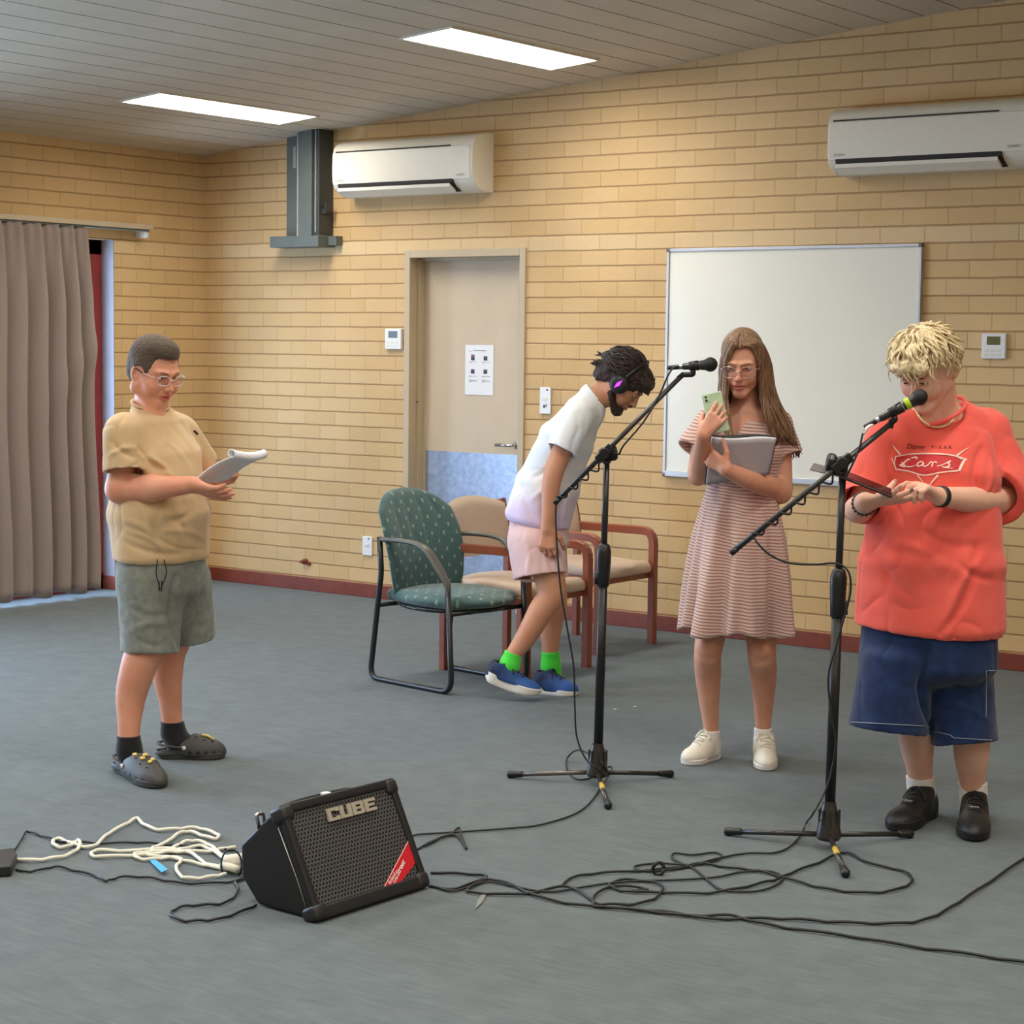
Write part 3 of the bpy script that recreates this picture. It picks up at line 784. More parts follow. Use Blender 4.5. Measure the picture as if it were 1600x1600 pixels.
def green_chair():
    r = empty('sled_base_chair', (0, 0, 0), 'green dotted fabric chair with black tubular sled base and arms', 'chair')
    hw, fx, rx = .235, .255, -.275
    for s in (-1, 1):
        y = s*hw
        b = MB(); p = round_path([(rx+.035, y*.98, .665), (rx+.055, y, .50), (rx+.04, y, .42), (rx-.02, y, .0125), (fx, y, .0125), (fx-.03, y, .46)], [0, .1, .1, .06, .07, 0], 6)
        b.tube(p, .0135, 10); b.build('side_frame', 'chair_black', r, smooth=True)
        b = MB(); p = smooth_path([(fx-.03, y, .45), (fx-.035, y, .49), (fx-.09, y*1.03, .565), (fx-.15, y*1.06, .63), (fx-.22, y*1.06, .655), (fx-.34, y*1.04, .66), (rx+.05, y, .655)], 6)
        n = len(p); wv = np.interp(np.linspace(0, 1, n), [0, .12, .3, .55, .8, 1], [.013, .016, .026, .024, .017, .014])
        v_, f_ = tube(p, 1.0, 12); v_ = v_.reshape(n, 12, 3); cen = p[:, None]; dlt = v_-cen
        T = np.gradient(p, axis=0); T /= np.linalg.norm(T, axis=1)[:, None]; nn = np.cross(T, [0, 1, 0])
        a = (dlt*nn[:, None]).sum(-1, keepdims=True); c = dlt[..., 1:2]
        v_ = cen+nn[:, None]*a*.011+np.array([0, 1., 0])*c*wv[:, None, None]
        b.add(v_.reshape(-1, 3), f_); b.build('armrest', 'arm_pad', r, smooth=True)
    b = MB()
    b.tube([(rx+.02, -hw, .35), (rx+.02, hw, .35)], .011, 8).tube([(fx-.04, -hw, .355), (fx-.04, hw, .355)], .011, 8)
    sd = Solid(); sd.ell((.0, 0, .362), (.27, .235, .03), k=0); sd.plane((0, 0, .37), (0, 0, 1)); v, F = sd.mesh(.008)
    b.add(v, F); b.build('seat_pan', 'chair_black', r, smooth=True)
    sd = Solid(); sd.box((0, 0, .400), (.235, .205, .030), r=.03, k=0)
    sd.ell((.03, 0, .398), (.275, .24, .05), k=.02); sd.plane((0, 0, .362), (0, 0, -1))
    solid_obj(sd, 'seat', 'green_seat', r, .007, 2)
    # tall shaped back
    v = []; nu, nv = 40, 44
    def half(w):
        return np.interp(w, [0, .15, .4, .62, .8, .92, .975, 1], [.205, .222, .236, .238, .224, .165, .10, .0])
    for side in (1, -1):
        for j in range(nv+1):
            w = j/nv
            for i in range(nu+1):
                u = 2*i/nu-1; z = .40+.475*w; y = u*half(w)
                lean = -.04-.10*w-.05*w*w+.025*math.sin(w*math.pi)
                wrap = .045*(u*half(w)/.236)**2
                th = .028*(max(0, 1-abs(u)**7))**.5*(max(0, 1-abs(2*w-1)**10))**.5
                ch = 0
                if side == 1:
                    for c0 in (-.62, -.22, .22, .62):
                        ln = c0*(.55+.45*w)
                        ch -= .007*math.exp(-((u-ln)/.05)**2)*np.interp(w, [.35, .5, .85, .93], [0, 1, 1, 0])
                v.append((rx+.075+lean+wrap+.045+side*th+ch, y, z))
    M = (nu+1)*(nv+1)
    f = [(j*(nu+1)+i, j*(nu+1)+i+1, (j+1)*(nu+1)+i+1, (j+1)*(nu+1)+i) for j in range(nv) for i in range(nu)]
    f += [tuple(M+q for q in g[::-1]) for g in f]
    o = mk('backrest', v, f, 'green_back', r, smooth=True); fix_normals(o)
    return r
gc = green_chair(); gc.location = (-5.432, 6.975, 0); gc.rotation_euler = (0, 0, math.radians(-9))

# ------------------------------------------------------------------ guitar amplifier used as a floor monitor
plain('amp_black', C(28, 28, 30), .12, 60, bump=.15, bscale=300, rough=.5, spec=.4)
plain('amp_rubber', C(36, 36, 38), .1, 40, rough=.42)
plain('silver_letter', C(186, 178, 162), .04, rough=.35, metal=.3)
plain('sticker_red', C(206, 34, 46), .03, rough=.35)
plain('ink_white', C(240, 236, 232), .01, rough=.5)
def grille():
    t = NT('speaker_grille'); uv = t.coord('UV'); x = t.xyz(uv)
    k = 78.0
    def d(o):
        a = t.math('SUBTRACT', t.math('FRACT', t.math('ADD', t.math('MULTIPLY', x[0], k), o)), .5)
        b = t.math('MULTIPLY', t.math('SUBTRACT', t.math('FRACT', t.math('ADD', t.math('MULTIPLY', x[1], k/1.732), o)), .5), 1.732)
        return t.math('ADD', t.math('MULTIPLY', a, a), t.math('MULTIPLY', b, b))
    m = t.math('MINIMUM', d(0), d(.5))
    mr = t.n('ShaderNodeMapRange'); t.l(m, mr.inputs[0]); mr.inputs[1].default_value = .085; mr.inputs[2].default_value = .125
    t.l(t.mix(mr.outputs[0], C(8, 8, 9), C(78, 78, 80)), t.b.inputs['Base Color'])
    t.bump(mr.outputs[0], .5, .003); setp(t.b, rough=.45, spec=.5)
grille()
BL, BR = G(492, 1438, .01), G(668, 1382, .01)
aE = unit(BR-BL); aL = .455; aN = np.array([aE[1], -aE[0], 0])
def A(s, q, z): return BL+aE*s-aN*q+np.array([0, 0, z-.01])
amp = empty('guitar_amplifier', A(aL/2, .15, 0), 'black guitar amplifier tilted back on the carpet with silver CUBE lettering', 'amplifier', frame='v')
prof = [(.0, .012), (.137, .290), (.165, .292), (.305, .165), (.302, .070), (.235, .0), (.03, .0)]
b = MB(); pr = [(.006, .016), (.137, .283), (.162, .285), (.300, .163), (.297, .072), (.232, .004), (.03, .004)]
b.prism([A(.012, q, z) for q, z in pr], A(.012, 0, 0), A(aL-.012, 0, 0)); b.build('body', 'amp_black', amp, bevel=.012, frame='v')
fd = unit(A(0, .137, .290)-A(0, 0, .012)); fn = unit(np.cross(aE, fd)); 
if fn @ aN < 0: fn = -fn
FH = np.linalg.norm(A(0, .137, .290)-A(0, 0, .012))
def FP(s, t, o=0): return A(s, 0, .012)+fd*t+fn*o
def amp_bar(a, c, r_): 
    return a, c, r_
b = MB()
for (s0, t0_, s1, t1) in ((.0, .0, aL, .0), (0, FH, aL, FH), (.012, 0, .012, FH), (aL-.012, 0, aL-.012, FH)):
    wv = .013 if t0_ == t1 else .012
    if t0_ == 0 and t1 == 0: wv = .018
    c_ = (FP(s0, t0_)+FP(s1, t1))/2
    if t0_ == t1: b.obox(c_+fd*(wv*.6 if t0_ == 0 else -wv*.4), (aE, fd, fn), (aL/2, wv, .012))
    else: b.obox(c_, (aE, fd, fn), (wv, FH/2, .012))
b.build('front_surround', 'amp_black', amp, bevel=.006, frame='v')
for s in (0, aL):
    for t_ in (0, FH):
        b = MB(); sg = 1 if s == 0 else -1; tg = 1 if t_ == 0 else -1
        b.obox(FP(s+sg*.018, t_+tg*.016, -.012), (aE, fd, fn), (.024, .022, .028)); b.build('corner_guard', 'amp_rubber', amp, bevel=.012, frame='v')
gv = [FP(.022, .028, .004), FP(aL-.022, .028, .004), FP(aL-.022, FH-.016, .004), FP(.022, FH-.016, .004)]
g = mk('speaker_grille', gv+[p-fn*.006 for p in gv], [(0, 1, 2, 3), (7, 6, 5, 4), (0, 4, 5, 1), (1, 5, 6, 2), (2, 6, 7, 3), (3, 7, 4, 0)], 'speaker_grille', amp, frame='v')
uvl = g.data.uv_layers.new(name='UVMap')
for p in g.data.polygons:
    for li, vi in zip(p.loop_indices, p.vertices):
        q = vi % 4; uvl.data[li].uv = ((0, 0), (aL-.044, 0), (aL-.044, FH-.044), (0, FH-.044))[q]
# block letters
GL = {'C': [[(0, 0), (0, 1), (1, 1), (1, .68), (.72, .68), (.72, .76), (.32, .76), (.32, .24), (.72, .24), (.72, .32), (1, .32), (1, 0)]],
      'U': [[(0, 0), (0, 1), (.33, 1), (.33, .24), (.67, .24), (.67, 1), (1, 1), (1, 0)]],
      'B': [[(0, 0), (0, 1), (.9, 1), (1, .9), (1, .6), (.92, .5), (1, .4), (1, .1), (.9, 0)]],
      'E': [[(0, 0), (0, 1), (1, 1), (1, .76), (.34, .76), (.34, .61), (.86, .61), (.86, .40), (.34, .40), (.34, .24), (1, .24), (1, 0)]]}
s0, t1 = .155, FH*.775; lw, lh = .046, .036
for i, ch in enumerate('CUBE'):
    b = MB()
    for poly in GL[ch]:
        q = [FP(s0+(lw+.0035)*i+x*lw+y*.003, t1+y*lh, .012) for x, y in poly]
        b.prism(q, np.zeros(3), -fn*.006)
    if ch == 'B':   # the two counters, showing the dark behind
        b.mi = 1
        for y0, y1 in ((.24, .40), (.60, .76)):
            q = [FP(s0+(lw+.0035)*i+x*lw+y*.003, t1+y*lh, .0125) for x, y in ((.33, y0), (.33, y1), (.70, y1), (.70, y0))]
            b.prism(q, np.zeros(3), -fn*.002)
    b.build('letter', ['silver_letter', 'amp_black'], amp, frame='v')['label'] = 'silver block letter ' + ch
def face_st(px, py):
    v = ray(px, py); p0 = FP(0, 0, .006); c0 = np.array([0, 0, CAMZ]); t = ((p0-c0)@fn)/(v@fn); P = c0+v*t-p0
    return P@aE, P@fd
st = [face_st(350+x/4.571, 1200+y/4.573) for x, y in ((1135, 862), (1318, 512), (1386, 652), (1262, 818))]
b = MB(); b.prism([FP(s, t, .0065) for s, t in st], np.zeros(3), -fn*.002); b.build('red_sticker', 'sticker_red', amp, frame='v')
b = MB(); (sa, ta), (sb, tb) = st[0], st[1]
ax = unit(FP(sb, tb)-FP(sa, ta)); ay = unit(np.cross(fn, ax)); ay = -ay if ay @ (FP(*st[2])-FP(*st[0])) > 0 else ay
L_ = np.linalg.norm(FP(sb, tb)-FP(sa, ta))
o_ = FP(sa, ta, .0068)
b.add([o_+ax*.0-ay*.0, o_+ax*L_, o_+ax*L_-ay*.002, o_-ay*.002+ax*.004], [(0, 1, 2, 3)])
place_text(b, 'Roland', .0150, o_+ax*.028-ay*.0145, ax, ay, fn, .0008, .0002)
place_text(b, 'CUBE', .0105, o_+ax*.042-ay*.0250, ax, ay, fn, .0008, .0002)
place_text(b, 'Street', .022, o_+ax*.070-ay*.0250, unit(ax+ay*.02), unit(ay+ax*.25), fn, .0008, .0004)
b.build('sticker_print', 'ink_white', amp, frame='v')
# seam on the side, badge, handle bumps on the top
b = MB(); side_o = -aE*.0015
b.tube([A(.0115, .150, .235)+side_o*0, A(.0115, .075, .10), A(.0115, .045, .035)], .0016, 6).build('side_seam', 'silver_letter', amp, frame='v', smooth=True)
b = MB(); b.obox(A(aL*.43, .150, .296), (aE, aN, (0, 0, 1)), (.012, .010, .004)); b.build('strap_pin', 'ink_white', amp, frame='v', bevel=.002)
b = MB(); b.tube(smooth_path([A(.05, .20, .262), A(.12, .205, .275), A(.32, .205, .275), A(.40, .20, .262)], 5), .007, 8); b.build('carry_handle', 'amp_rubber', amp, frame='v', smooth=True)
pl = MB(); pl.tube(round_path([A(.02, .232, .215), A(.008, .232, .258), A(.038, .236, .256), A(.044, .236, .225)], .008), .0055, 8)
tag(pl.build('audio_plug', 'chrome', None, frame='v', smooth=True), 'silver angled audio plug sticking up from the back of the amplifier', 'plug')

# ------------------------------------------------------------------ microphone stands
plain('stand_black', C(24, 24, 26), .1, rough=.38, spec=.5)
plain('stand_satin', C(44, 42, 42), .1, rough=.3, spec=.6)
plain('stand_steel', C(120, 116, 110), .06, rough=.3, metal=.7)
plain('sticker_gold', C(200, 170, 60), .12, 80, rough=.4)
plain('mic_grille', C(34, 34, 36), .4, 700, bump=.4, bscale=900, rough=.45, metal=.4)
plain('tape_green', C(186, 214, 40), .04, rough=.5)
plain('cable_black', C(26, 27, 29), .1, rough=.5)
plain('cable_white', C(226, 222, 206), .03, rough=.5)
def mic_stand(base, top_px, depth, boomA, boomB, feet, clutch_py, label, knob_dx, boom_mat='stand_satin'):
    bx, by = base[0], base[1]
    r = empty('microphone_stand', (bx, by, 0), label, 'microphone stand', 'microphone stands', frame='v')
    top = V(top_px[0], top_px[1], depth)
    up = lambda z: np.array([bx+(top[0]-bx)*z/top[2], by, z])
    b = MB(); prof_ = [(.020, .15), (.021, .142), (.026, .12), (.038, .055), (.040, .04), (.034, .03), (.014, .024)]
    v, f = lathe([(r_, z_) for r_, z_ in prof_[::-1]], up(0), (0, 0, 1), 20)
    b.add(v, f)
    for a in np.linspace(0, 2*math.pi, 9)[:-1]:
        dv = np.array([math.cos(a), math.sin(a), 0]); b.obox(up(.085)+dv*.031, (dv, (-dv[1], dv[0], 0), (0, 0, 1)), (.003, .003, .04))
    b.build('base_hub', 'stand_satin', r, smooth=False, frame='v')
    for i, (fx_, fy_) in enumerate(feet):
        ft = G(fx_, fy_, .014); hub = up(.045); d = unit(ft-hub)
        b = MB(); b.tube([hub+d*.03, ft-d*.03], .0085, 10); lg = b.build('leg', 'stand_steel' if i == 0 and knob_dx > 0 else 'stand_satin', r, smooth=True, frame='v')
        v, f = lathe([(.010, -.045), (.0115, -.04), (.0125, -.01), (.0145, .0), (.012, .010), (.005, .014)], ft, d, 12)
        mk('rubber_foot', v, f, 'stand_black', lg, frame='v', smooth=True)
        if i == 2:
            b = MB(); b.tube([hub+d*(np.linalg.norm(ft-hub)*.38), hub+d*(np.linalg.norm(ft-hub)*.55)], .0092, 10)
            b.build('gold_sticker', 'sticker_gold', lg, smooth=True, frame='v')
    cz = V(bx, clutch_py, depth)[2]
    b = MB(); b.tube([up(.13), up(cz-.03)], .0165, 14); b.build('lower_tube', 'stand_black', r, smooth=True, frame='v')
    b = MB(); v, f = lathe([(.018, -.075), (.022, -.07), (.024, -.03), (.026, .02), (.026, .05), (.020, .072), (.012, .078)], up(cz), up(1)-up(0), 14); b.add(v, f)
    b.obox(up(cz-.045)+np.array([-.014*knob_dx, 0, 0]), ((1, 0, 0), (0, 1, 0), (0, 0, 1)), (.016, .012, .020))
    b.build('height_clutch', 'stand_black', r, smooth=True, frame='v')
    b = MB(); b.tube([up(cz+.03), up(top[2]-.01)], .0112, 12); b.build('upper_tube', 'stand_satin', r, smooth=True, frame='v')
    a_, c_ = V(*boomA, depth-.03), V(*boomB, depth-.03); bd = unit(c_-a_)
    j = a_+bd*((top-a_)@bd)
    b = MB(); v, f = lathe([(.008, -.035), (.016, -.02), (.016, .0), (.012, .012)], top+np.array([0, 0, .0]), (0, 0, 1), 12); b.add(v, f)
    v, f = lathe([(.018, -.028), (.021, -.022), (.021, .012), (.018, .018)], j+np.array([0, .012, 0]), (0, 1, 0), 16); b.add(v, f)
    b.obox(j+bd*.0, (bd, np.cross(bd, (0, 1, 0)), (0, 1, 0)), (.035, .015, .014))
    b.build('swivel_joint', 'stand_black', r, smooth=False, frame='v', bevel=.003)
    kd = np.array([knob_dx, .12, .15*abs(knob_dx)]); kd = unit(kd)
    kc = j+np.array([knob_dx*.024, .02, .0])
    b = MB(); n_ = 24; prof2 = []
    v, f = lathe([(.010, -.012), (.024, -.008), (.029, 0), (.029, .014), (.024, .02), (.010, .022)], kc, kd, 9); b.add(v, f)
    b.build('tightening_knob', 'stand_black', r, smooth=False, frame='v', bevel=.003)
    b = MB(); b.tube([a_, c_], .0088, 12); b.build('boom_arm', boom_mat, r, smooth=True, frame='v')
    b = MB(); b.tube([a_-bd*.004, a_+bd*.02], .0098, 12); b.build('end_cap', 'stand_black', r, smooth=True, frame='v')
    return r, a_, c_, bd, j, up, cz
def microphone(tail, head, label, band=False, clip_from=None, stand=None):
    d = unit(head-tail); L = np.linalg.norm(head-tail); r = empty('microphone', tuple(W(tail)), label, 'microphone', 'microphones on the stands')
    v, f = lathe([(.0095, 0), (.0115, .01), (.0120, .03), (.0135, L*.45), (.0195, L*.72), (.0215, L*.76), (.0220, L*.78)], tail, d, 20)
    mk('body', v, f, 'stand_satin', r, frame='v', smooth=True)
    sd_v, sd_f = lathe([(.0215, L*.775)]+[(.0252*math.cos(t), L*.86+.0252*math.sin(t)) for t in np.linspace(-.75, 1.5, 9)]+[(.003, L*.86+.0252)], tail, d, 20)
    mk('grille_head', sd_v, sd_f, 'mic_grille', r, frame='v', smooth=True)
    v, f = lathe([(.0222, L*.765), (.0232, L*.77), (.0232, L*.80), (.0222, L*.805)], tail, d, 20); mk('grille_ring', v, f, 'stand_black', r, frame='v', smooth=True)
    v, f = lathe([(.006, -.052), (.0078, -.045), (.0085, -.01), (.0085, -.008)], tail, d, 12); mk('connector', v, f, 'stand_black', r, frame='v', smooth=True)
    v, f = lathe([(.0086, -.010), (.0088, -.008), (.0088, .006), (.0086, .008)], tail, d, 12); mk('connector_sleeve', v, f, 'chrome', r, frame='v', smooth=True)
    if band:
        v, f = lathe([(.0166, L*.56), (.0172, L*.565), (.0190, L*.655), (.0186, L*.66)], tail, d, 20); mk('tape_band', v, f, 'tape_green', r, frame='v', smooth=True)['label'] = 'yellow green tape band'
        v, f = lathe([(.0136, L*.40), (.0142, L*.405), (.0152, L*.50), (.0150, L*.505)], tail, d, 20); mk('label_band', v, f, 'ink_white', r, frame='v', smooth=True)['label'] = 'white tape band'
    # clip belongs to the stand
    c0 = tail+d*L*.22; c1_ = tail+d*L*.50
    b = MB(); b.tube([c0, c1_], [.0155, .0175], 14); cl = b.build('microphone_clip', 'stand_black', stand, smooth=True, frame='v')
    mid = tail+d*L*.32; tip = clip_from; up_ = np.array([0, 0, -1.])
    b = MB(); b.tube(round_path([mid+up_*.012, mid+up_*.030+d*.004, tip+unit(mid-tip)*.008, tip-unit(mid-tip)*.0], .012), [.0085]*0 or .0095, 10)
    b.build('clip_neck', 'stand_black', cl, smooth=True, frame='v')
    b = MB(); b.obox(tip, (unit(tip-mid), (0, 1, 0), np.cross(unit(tip-mid), (0, 1, 0))), (.014, .009, .009)); b.build('clip_hinge', 'stand_black', cl, frame='v', bevel=.003)
    return r
b1 = G(933, 1226); d1 = b1[1]
st1, a1, e1, bd1, j1, up1, cz1 = mic_stand(b1, (948, 712), d1, (867, 786), (1064, 588), [(798, 1210), (1047, 1209), (950, 1258)], 872,
    'black boom microphone stand standing left of the woman, near the bending person', 1)
microphone(V(1066, 573, d1-.03), V(1117, 569, d1-.06), 'black microphone on the boom beside the woman', clip_from=e1, stand=st1)
b2_ = G(1294, 1326); d2_ = b2_[1]
st2, a2, e2, bd2, j2, up2, cz2 = mic_stand(b2_, (1317, 728), d2_, (1143, 864), (1392, 662), [(1138, 1299), (1421, 1303), (1321, 1364)], 911,
    'black boom microphone stand standing in front of the blond person', -1)
microphone(V(1374, 655, d2_-.03), V(1447, 615, d2_-.05), 'black microphone with yellow green tape band in front of the blond person', True, e2, st2)

# ------------------------------------------------------------------ cables
def cpath(pts, scale, ox, oy): return [(ox+x/scale, oy+y/scale) for x, y in pts]
def floor_cable(name, px, r, mat, label, cat='cable', pre=None, post=None, bumpy=True, group=None):
    P = [G(x, y, r+.001) for x, y in px]
    P = smooth_path(P, 7)
    if bumpy:
        n = len(P); P[:, 2] += .0035*np.abs(np.sin(np.arange(n)*.37+len(px)))*np.minimum(1, np.arange(n)/10)
    if pre is not None: P = np.vstack([pre, P])
    if post is not None: P = np.vstack([P, post])
    b = MB(); b.tube(P, r, 7); o = b.build(name, mat, None, smooth=True, frame='v'); return tag(o, label, cat, group)
s3 = lambda p: cpath(p, 3.8095, 0, 1240)
floor_cable('extension_cord', s3([(-420, 230), (-260, 262), (-120, 300), (0, 358), (80, 388), (180, 400), (300, 390), (400, 370), (460, 335), (478, 305), (465, 282), (445, 295), (410, 315), (350, 322), (316, 300), (325, 277), (360, 274), (430, 300), (520, 322), (580, 302), (640, 245), (740, 190), (800, 155), (818, 152), (860, 188), (940, 218), (1060, 212), (1160, 207), (1240, 225), (1302, 252), (1275, 272), (1200, 252), (1130, 230), (1060, 243), (980, 300), (912, 325), (915, 348), (1000, 340), (1060, 310), (1110, 288), (1180, 287), (1250, 312), (1320, 368), (1385, 400),
    (1390, 440), (1260, 432), (1200, 405), (1160, 370), (1090, 345), (960, 330), (800, 345), (600, 341), (545, 356), (575, 378), (760, 372), (900, 365), (1040, 340), (1180, 316), (1250, 335), (1330, 385), (1385, 410)]),
    .0058, 'cable_white', 'long white extension cord tangled on the carpet left of the amplifier', 'cord', group='cables on the floor')
floor_cable('extension_cord', s3([(1400, 318), (1330, 330), (1240, 347), (1060, 346), (900, 350), (805, 362), (815, 385), (870, 396), (960, 388), (1060, 385), (1078, 402), (1050, 435), (1060, 475), (1095, 503), (1180, 508), (1280, 495), (1345, 483)]),
    .0055, 'cable_white', 'shorter white cord looping below the white tangle, ending beside the amplifier', 'cord', group='cables on the floor')
floor_cable('extension_cord', s3([(1395, 455), (1280, 442), (1180, 420), (1080, 398), (980, 378), (880, 372), (990, 352), (1100, 350)]),
    .0052, 'cable_white', 'short white cord end crossing the white tangle by the amplifier', 'cord', group='cables on the floor')
k = MB(); c0 = G(364, 1348, .03); k.tube([c0+np.array([-.03, 0, 0]), c0+np.array([.03, .0, .004])], [.021, .026], 14)
k.tube([c0+np.array([-.03, -.012, -.004]), c0+np.array([.02, -.05, -.006])], .012, 10)
tag(k.build('power_plug', 'cable_white', None, smooth=True, frame='v'), 'white power plug at the left end of the amplifier', 'plug')
floor_cable('adapter_cable', s3([(95, 452), (150, 466), (220, 462), (330, 438), (440, 460), (560, 490), (620, 520), (650, 520), (720, 500), (860, 500), (980, 520), (1100, 536), (1300, 534), (1420, 520), (1470, 500)]),
    .0036, 'cable_black', 'black cable from the power adapter running right to the amplifier', group='cables on the floor')
floor_cable('adapter_cable', s3([(40, 375), (70, 350), (110, 305), (145, 242), (175, 230), (230, 248), (320, 276), (400, 296), (480, 292), (620, 300), (820, 293), (960, 304), (1100, 316), (1300, 330), (1400, 345)]),
    .0036, 'cable_black', 'black cable passing under the white cord from the far left', group='cables on the floor')
floor_cable('signal_cable', s3([(1440, 500), (1400, 530), (1418, 565), (1395, 615), (1330, 655), (1220, 665), (1100, 673), (1030, 700), (1020, 728), (1090, 760), (1200, 758), (1300, 750), (1420, 712), (1525, 668)]),
    .004, 'cable_black', 'black cable in a long loop at the lower left corner of the amplifier', group='cables on the floor')
ring = [c0+np.array([.0+.03*math.cos(t), -.03, .002+.045*math.sin(t)]) for t in np.linspace(0, 2*math.pi, 24)]
k = MB(); k.tube(ring, .0028, 7); tag(k.build('cable_tie', 'cable_black', None, smooth=True, frame='v'), 'thin black cable tie ring around the white cords', 'cable tie')
k = MB(); bc = [G(-12, 1345), G(22, 1341), G(27, 1350), G(18, 1370), G(-12, 1372)]
k.prism([q+np.array([0, 0, .001]) for q in bc], np.zeros(3), np.array([0, 0, .032])); tag(k.build('power_adapter', 'amp_rubber', None, frame='v', bevel=.006), 'black power adapter block at the left edge of the photo', 'power adapter')
k = MB(); tp = [G(x, y, .003+zz) for (x, y), zz in zip(s3([(880, 393), (928, 397), (1000, 452), (962, 470)]), (0, .004, .012, .008))]
k.prism(tp, np.zeros(3), np.array([0, 0, .0015])); plain('tape_blue', C(70, 170, 232), .02, rough=.5)
tag(k.build('tape_scrap', 'tape_blue', None, frame='v'), 'small scrap of bright blue tape on the carpet', 'tape')

s4 = lambda p: cpath(p, 1.6667, 640, 1200)
# microphone 1: from the mic, along the boom, down, a loop at the hub, then across the carpet to the amp
m1 = [V(1064, 573, d1-.03), V(1052, 575, d1-.05), V(1042, 590, d1-.06), V(1030, 618, d1-.06), V(1005, 660, d1-.06), V(975, 695, d1-.055)]
def helix(a, c, n, r, turns, ph=0):
    d = unit(c-a); x = unit(np.cross(d, (0, 1, 0))); y = np.cross(d, x)
    return [a+(c-a)*t+r*(x*math.cos(ph+turns*2*math.pi*t)+y*math.sin(ph+turns*2*math.pi*t)) for t in np.linspace(0, 1, n)]
hl = helix(V(965, 705, d1-.03), a1+bd1*.02, 60, .0108, 5.5)
dn = [V(868, 800, d1-.04), V(870, 850, d1-.05), V(876, 920, d1-.05), V(886, 980, d1-.05), V(896, 1040, d1-.05), V(898, 1100, d1-.05), V(901, 1150, d1-.06), V(915, 1185, d1-.08), V(935, 1203, d1-.10)]
lp = [G(950, 1212, .03), G(938, 1190, .09), G(905, 1172, .06), G(886, 1185, .01), G(888, 1206, .006), G(905, 1218, .006), G(930, 1213, .01), G(952, 1198, .03), G(955, 1205, .02)]
fl_ = [G(x, y, .006) for x, y in s4([(505, 40), (470, 90), (425, 122), (340, 148), (270, 156), (190, 162), (100, 168), (30, 172), (8, 176)])]
P = np.vstack([smooth_path(m1+hl, 3), smooth_path([hl[-1]]+dn+lp+fl_, 8)])
k = MB(); k.tube(P, .0033, 7); tag(k.build('microphone_cable', 'cable_black', None, smooth=True, frame='v'), 'black cable wound on the boom beside the woman, hanging down and running to the amplifier', 'cable', 'cables on the floor')
# microphone 2
plain('cable_wrap_white', C(236, 232, 224), .02, rough=.5)
m2 = [V(1366, 661, d2_-.03), V(1356, 667, d2_-.035), V(1348, 678, d2_-.05), V(1343, 700, d2_-.06), V(1332, 725, d2_-.06), V(1322, 745, d2_-.055)]
hl = helix(V(1318, 735, d2_-.03), V(1178, 838, d2_-.03), 70, .0108, 6.5)
dn = [V(1185, 850, d2_-.05), V(1205, 868, d2_-.06), V(1235, 880, d2_-.06), V(1275, 882, d2_-.05), V(1300, 880, d2_-.03), V(1318, 885, d2_-.03), V(1328, 900, d2_-.04), V(1328, 930, d2_-.04), V(1316, 975, d2_-.035), V(1306, 1010, d2_-.035),
      V(1294, 1060, d2_-.035), V(1300, 1120, d2_-.04), V(1306, 1160, d2_-.04), V(1298, 1210, d2_-.04), V(1285, 1245, d2_-.06), V(1268, 1275, d2_-.1)]
fl_ = [G(x, y, .006) for x, y in s4([(1035, 140), (1018, 175), (990, 205), (950, 221), (880, 222), (800, 236), (720, 258), (650, 268), (595, 266), (590, 255), (650, 248), (740, 252), (800, 240), (812, 226), (790, 220), (740, 226), (690, 222), (688, 238), (740, 262), (780, 295), (810, 316), (860, 322), (920, 318), (965, 298), (968, 280), (930, 268), (860, 272), (800, 284), (700, 291), (600, 294), (520, 300), (440, 312), (380, 322), (320, 318), (260, 305), (205, 296), (160, 308), (110, 320), (50, 304)])]
P = np.vstack([smooth_path(m2+hl, 3), smooth_path([hl[-1]]+dn+fl_, 7)])
k = MB(); k.tube(P, .0034, 7); tag(k.build('microphone_cable', 'cable_black', None, smooth=True, frame='v'), 'black cable wound on the boom in front of the blond person, coiling on the carpet', 'cable', 'cables on the floor')
k = MB(); k.tube([V(1364, 663, d2_-.03), V(1355, 668, d2_-.036), V(1349, 678, d2_-.05)], .0052, 8); tag(k.build('cable_label', 'cable_wrap_white', None, smooth=True, frame='v'), 'white tape wrapped on the cable behind the green banded microphone', 'tape')
floor_cable('signal_cable', s4([(50, 306), (110, 316), (200, 292), (260, 303), (330, 334), (420, 355), (500, 363), (620, 374), (720, 386), (830, 385), (900, 402), (1000, 420), (1150, 440), (1300, 465), (1450, 485), (1600, 507), (1700, 518), (1850, 540), (2050, 560)]),
    .0042, 'cable_black', 'black cable running from the amplifier to the bottom right, nearest the camera', group='cables on the floor')
floor_cable('signal_cable', s4([(55, 273), (130, 275), (200, 284), (170, 305), (150, 322), (200, 328), (300, 329), (400, 310), (440, 322), (475, 345), (490, 362), (600, 371), (700, 380), (780, 394), (900, 393), (1000, 395), (1100, 402), (1200, 406), (1290, 405), (1350, 394), (1400, 370), (1450, 338), (1520, 292), (1600, 237), (1650, 205), (1740, 165), (1860, 140), (2000, 130)]),
    .0042, 'cable_black', 'black cable curving up to the right edge of the photo', group='cables on the floor')
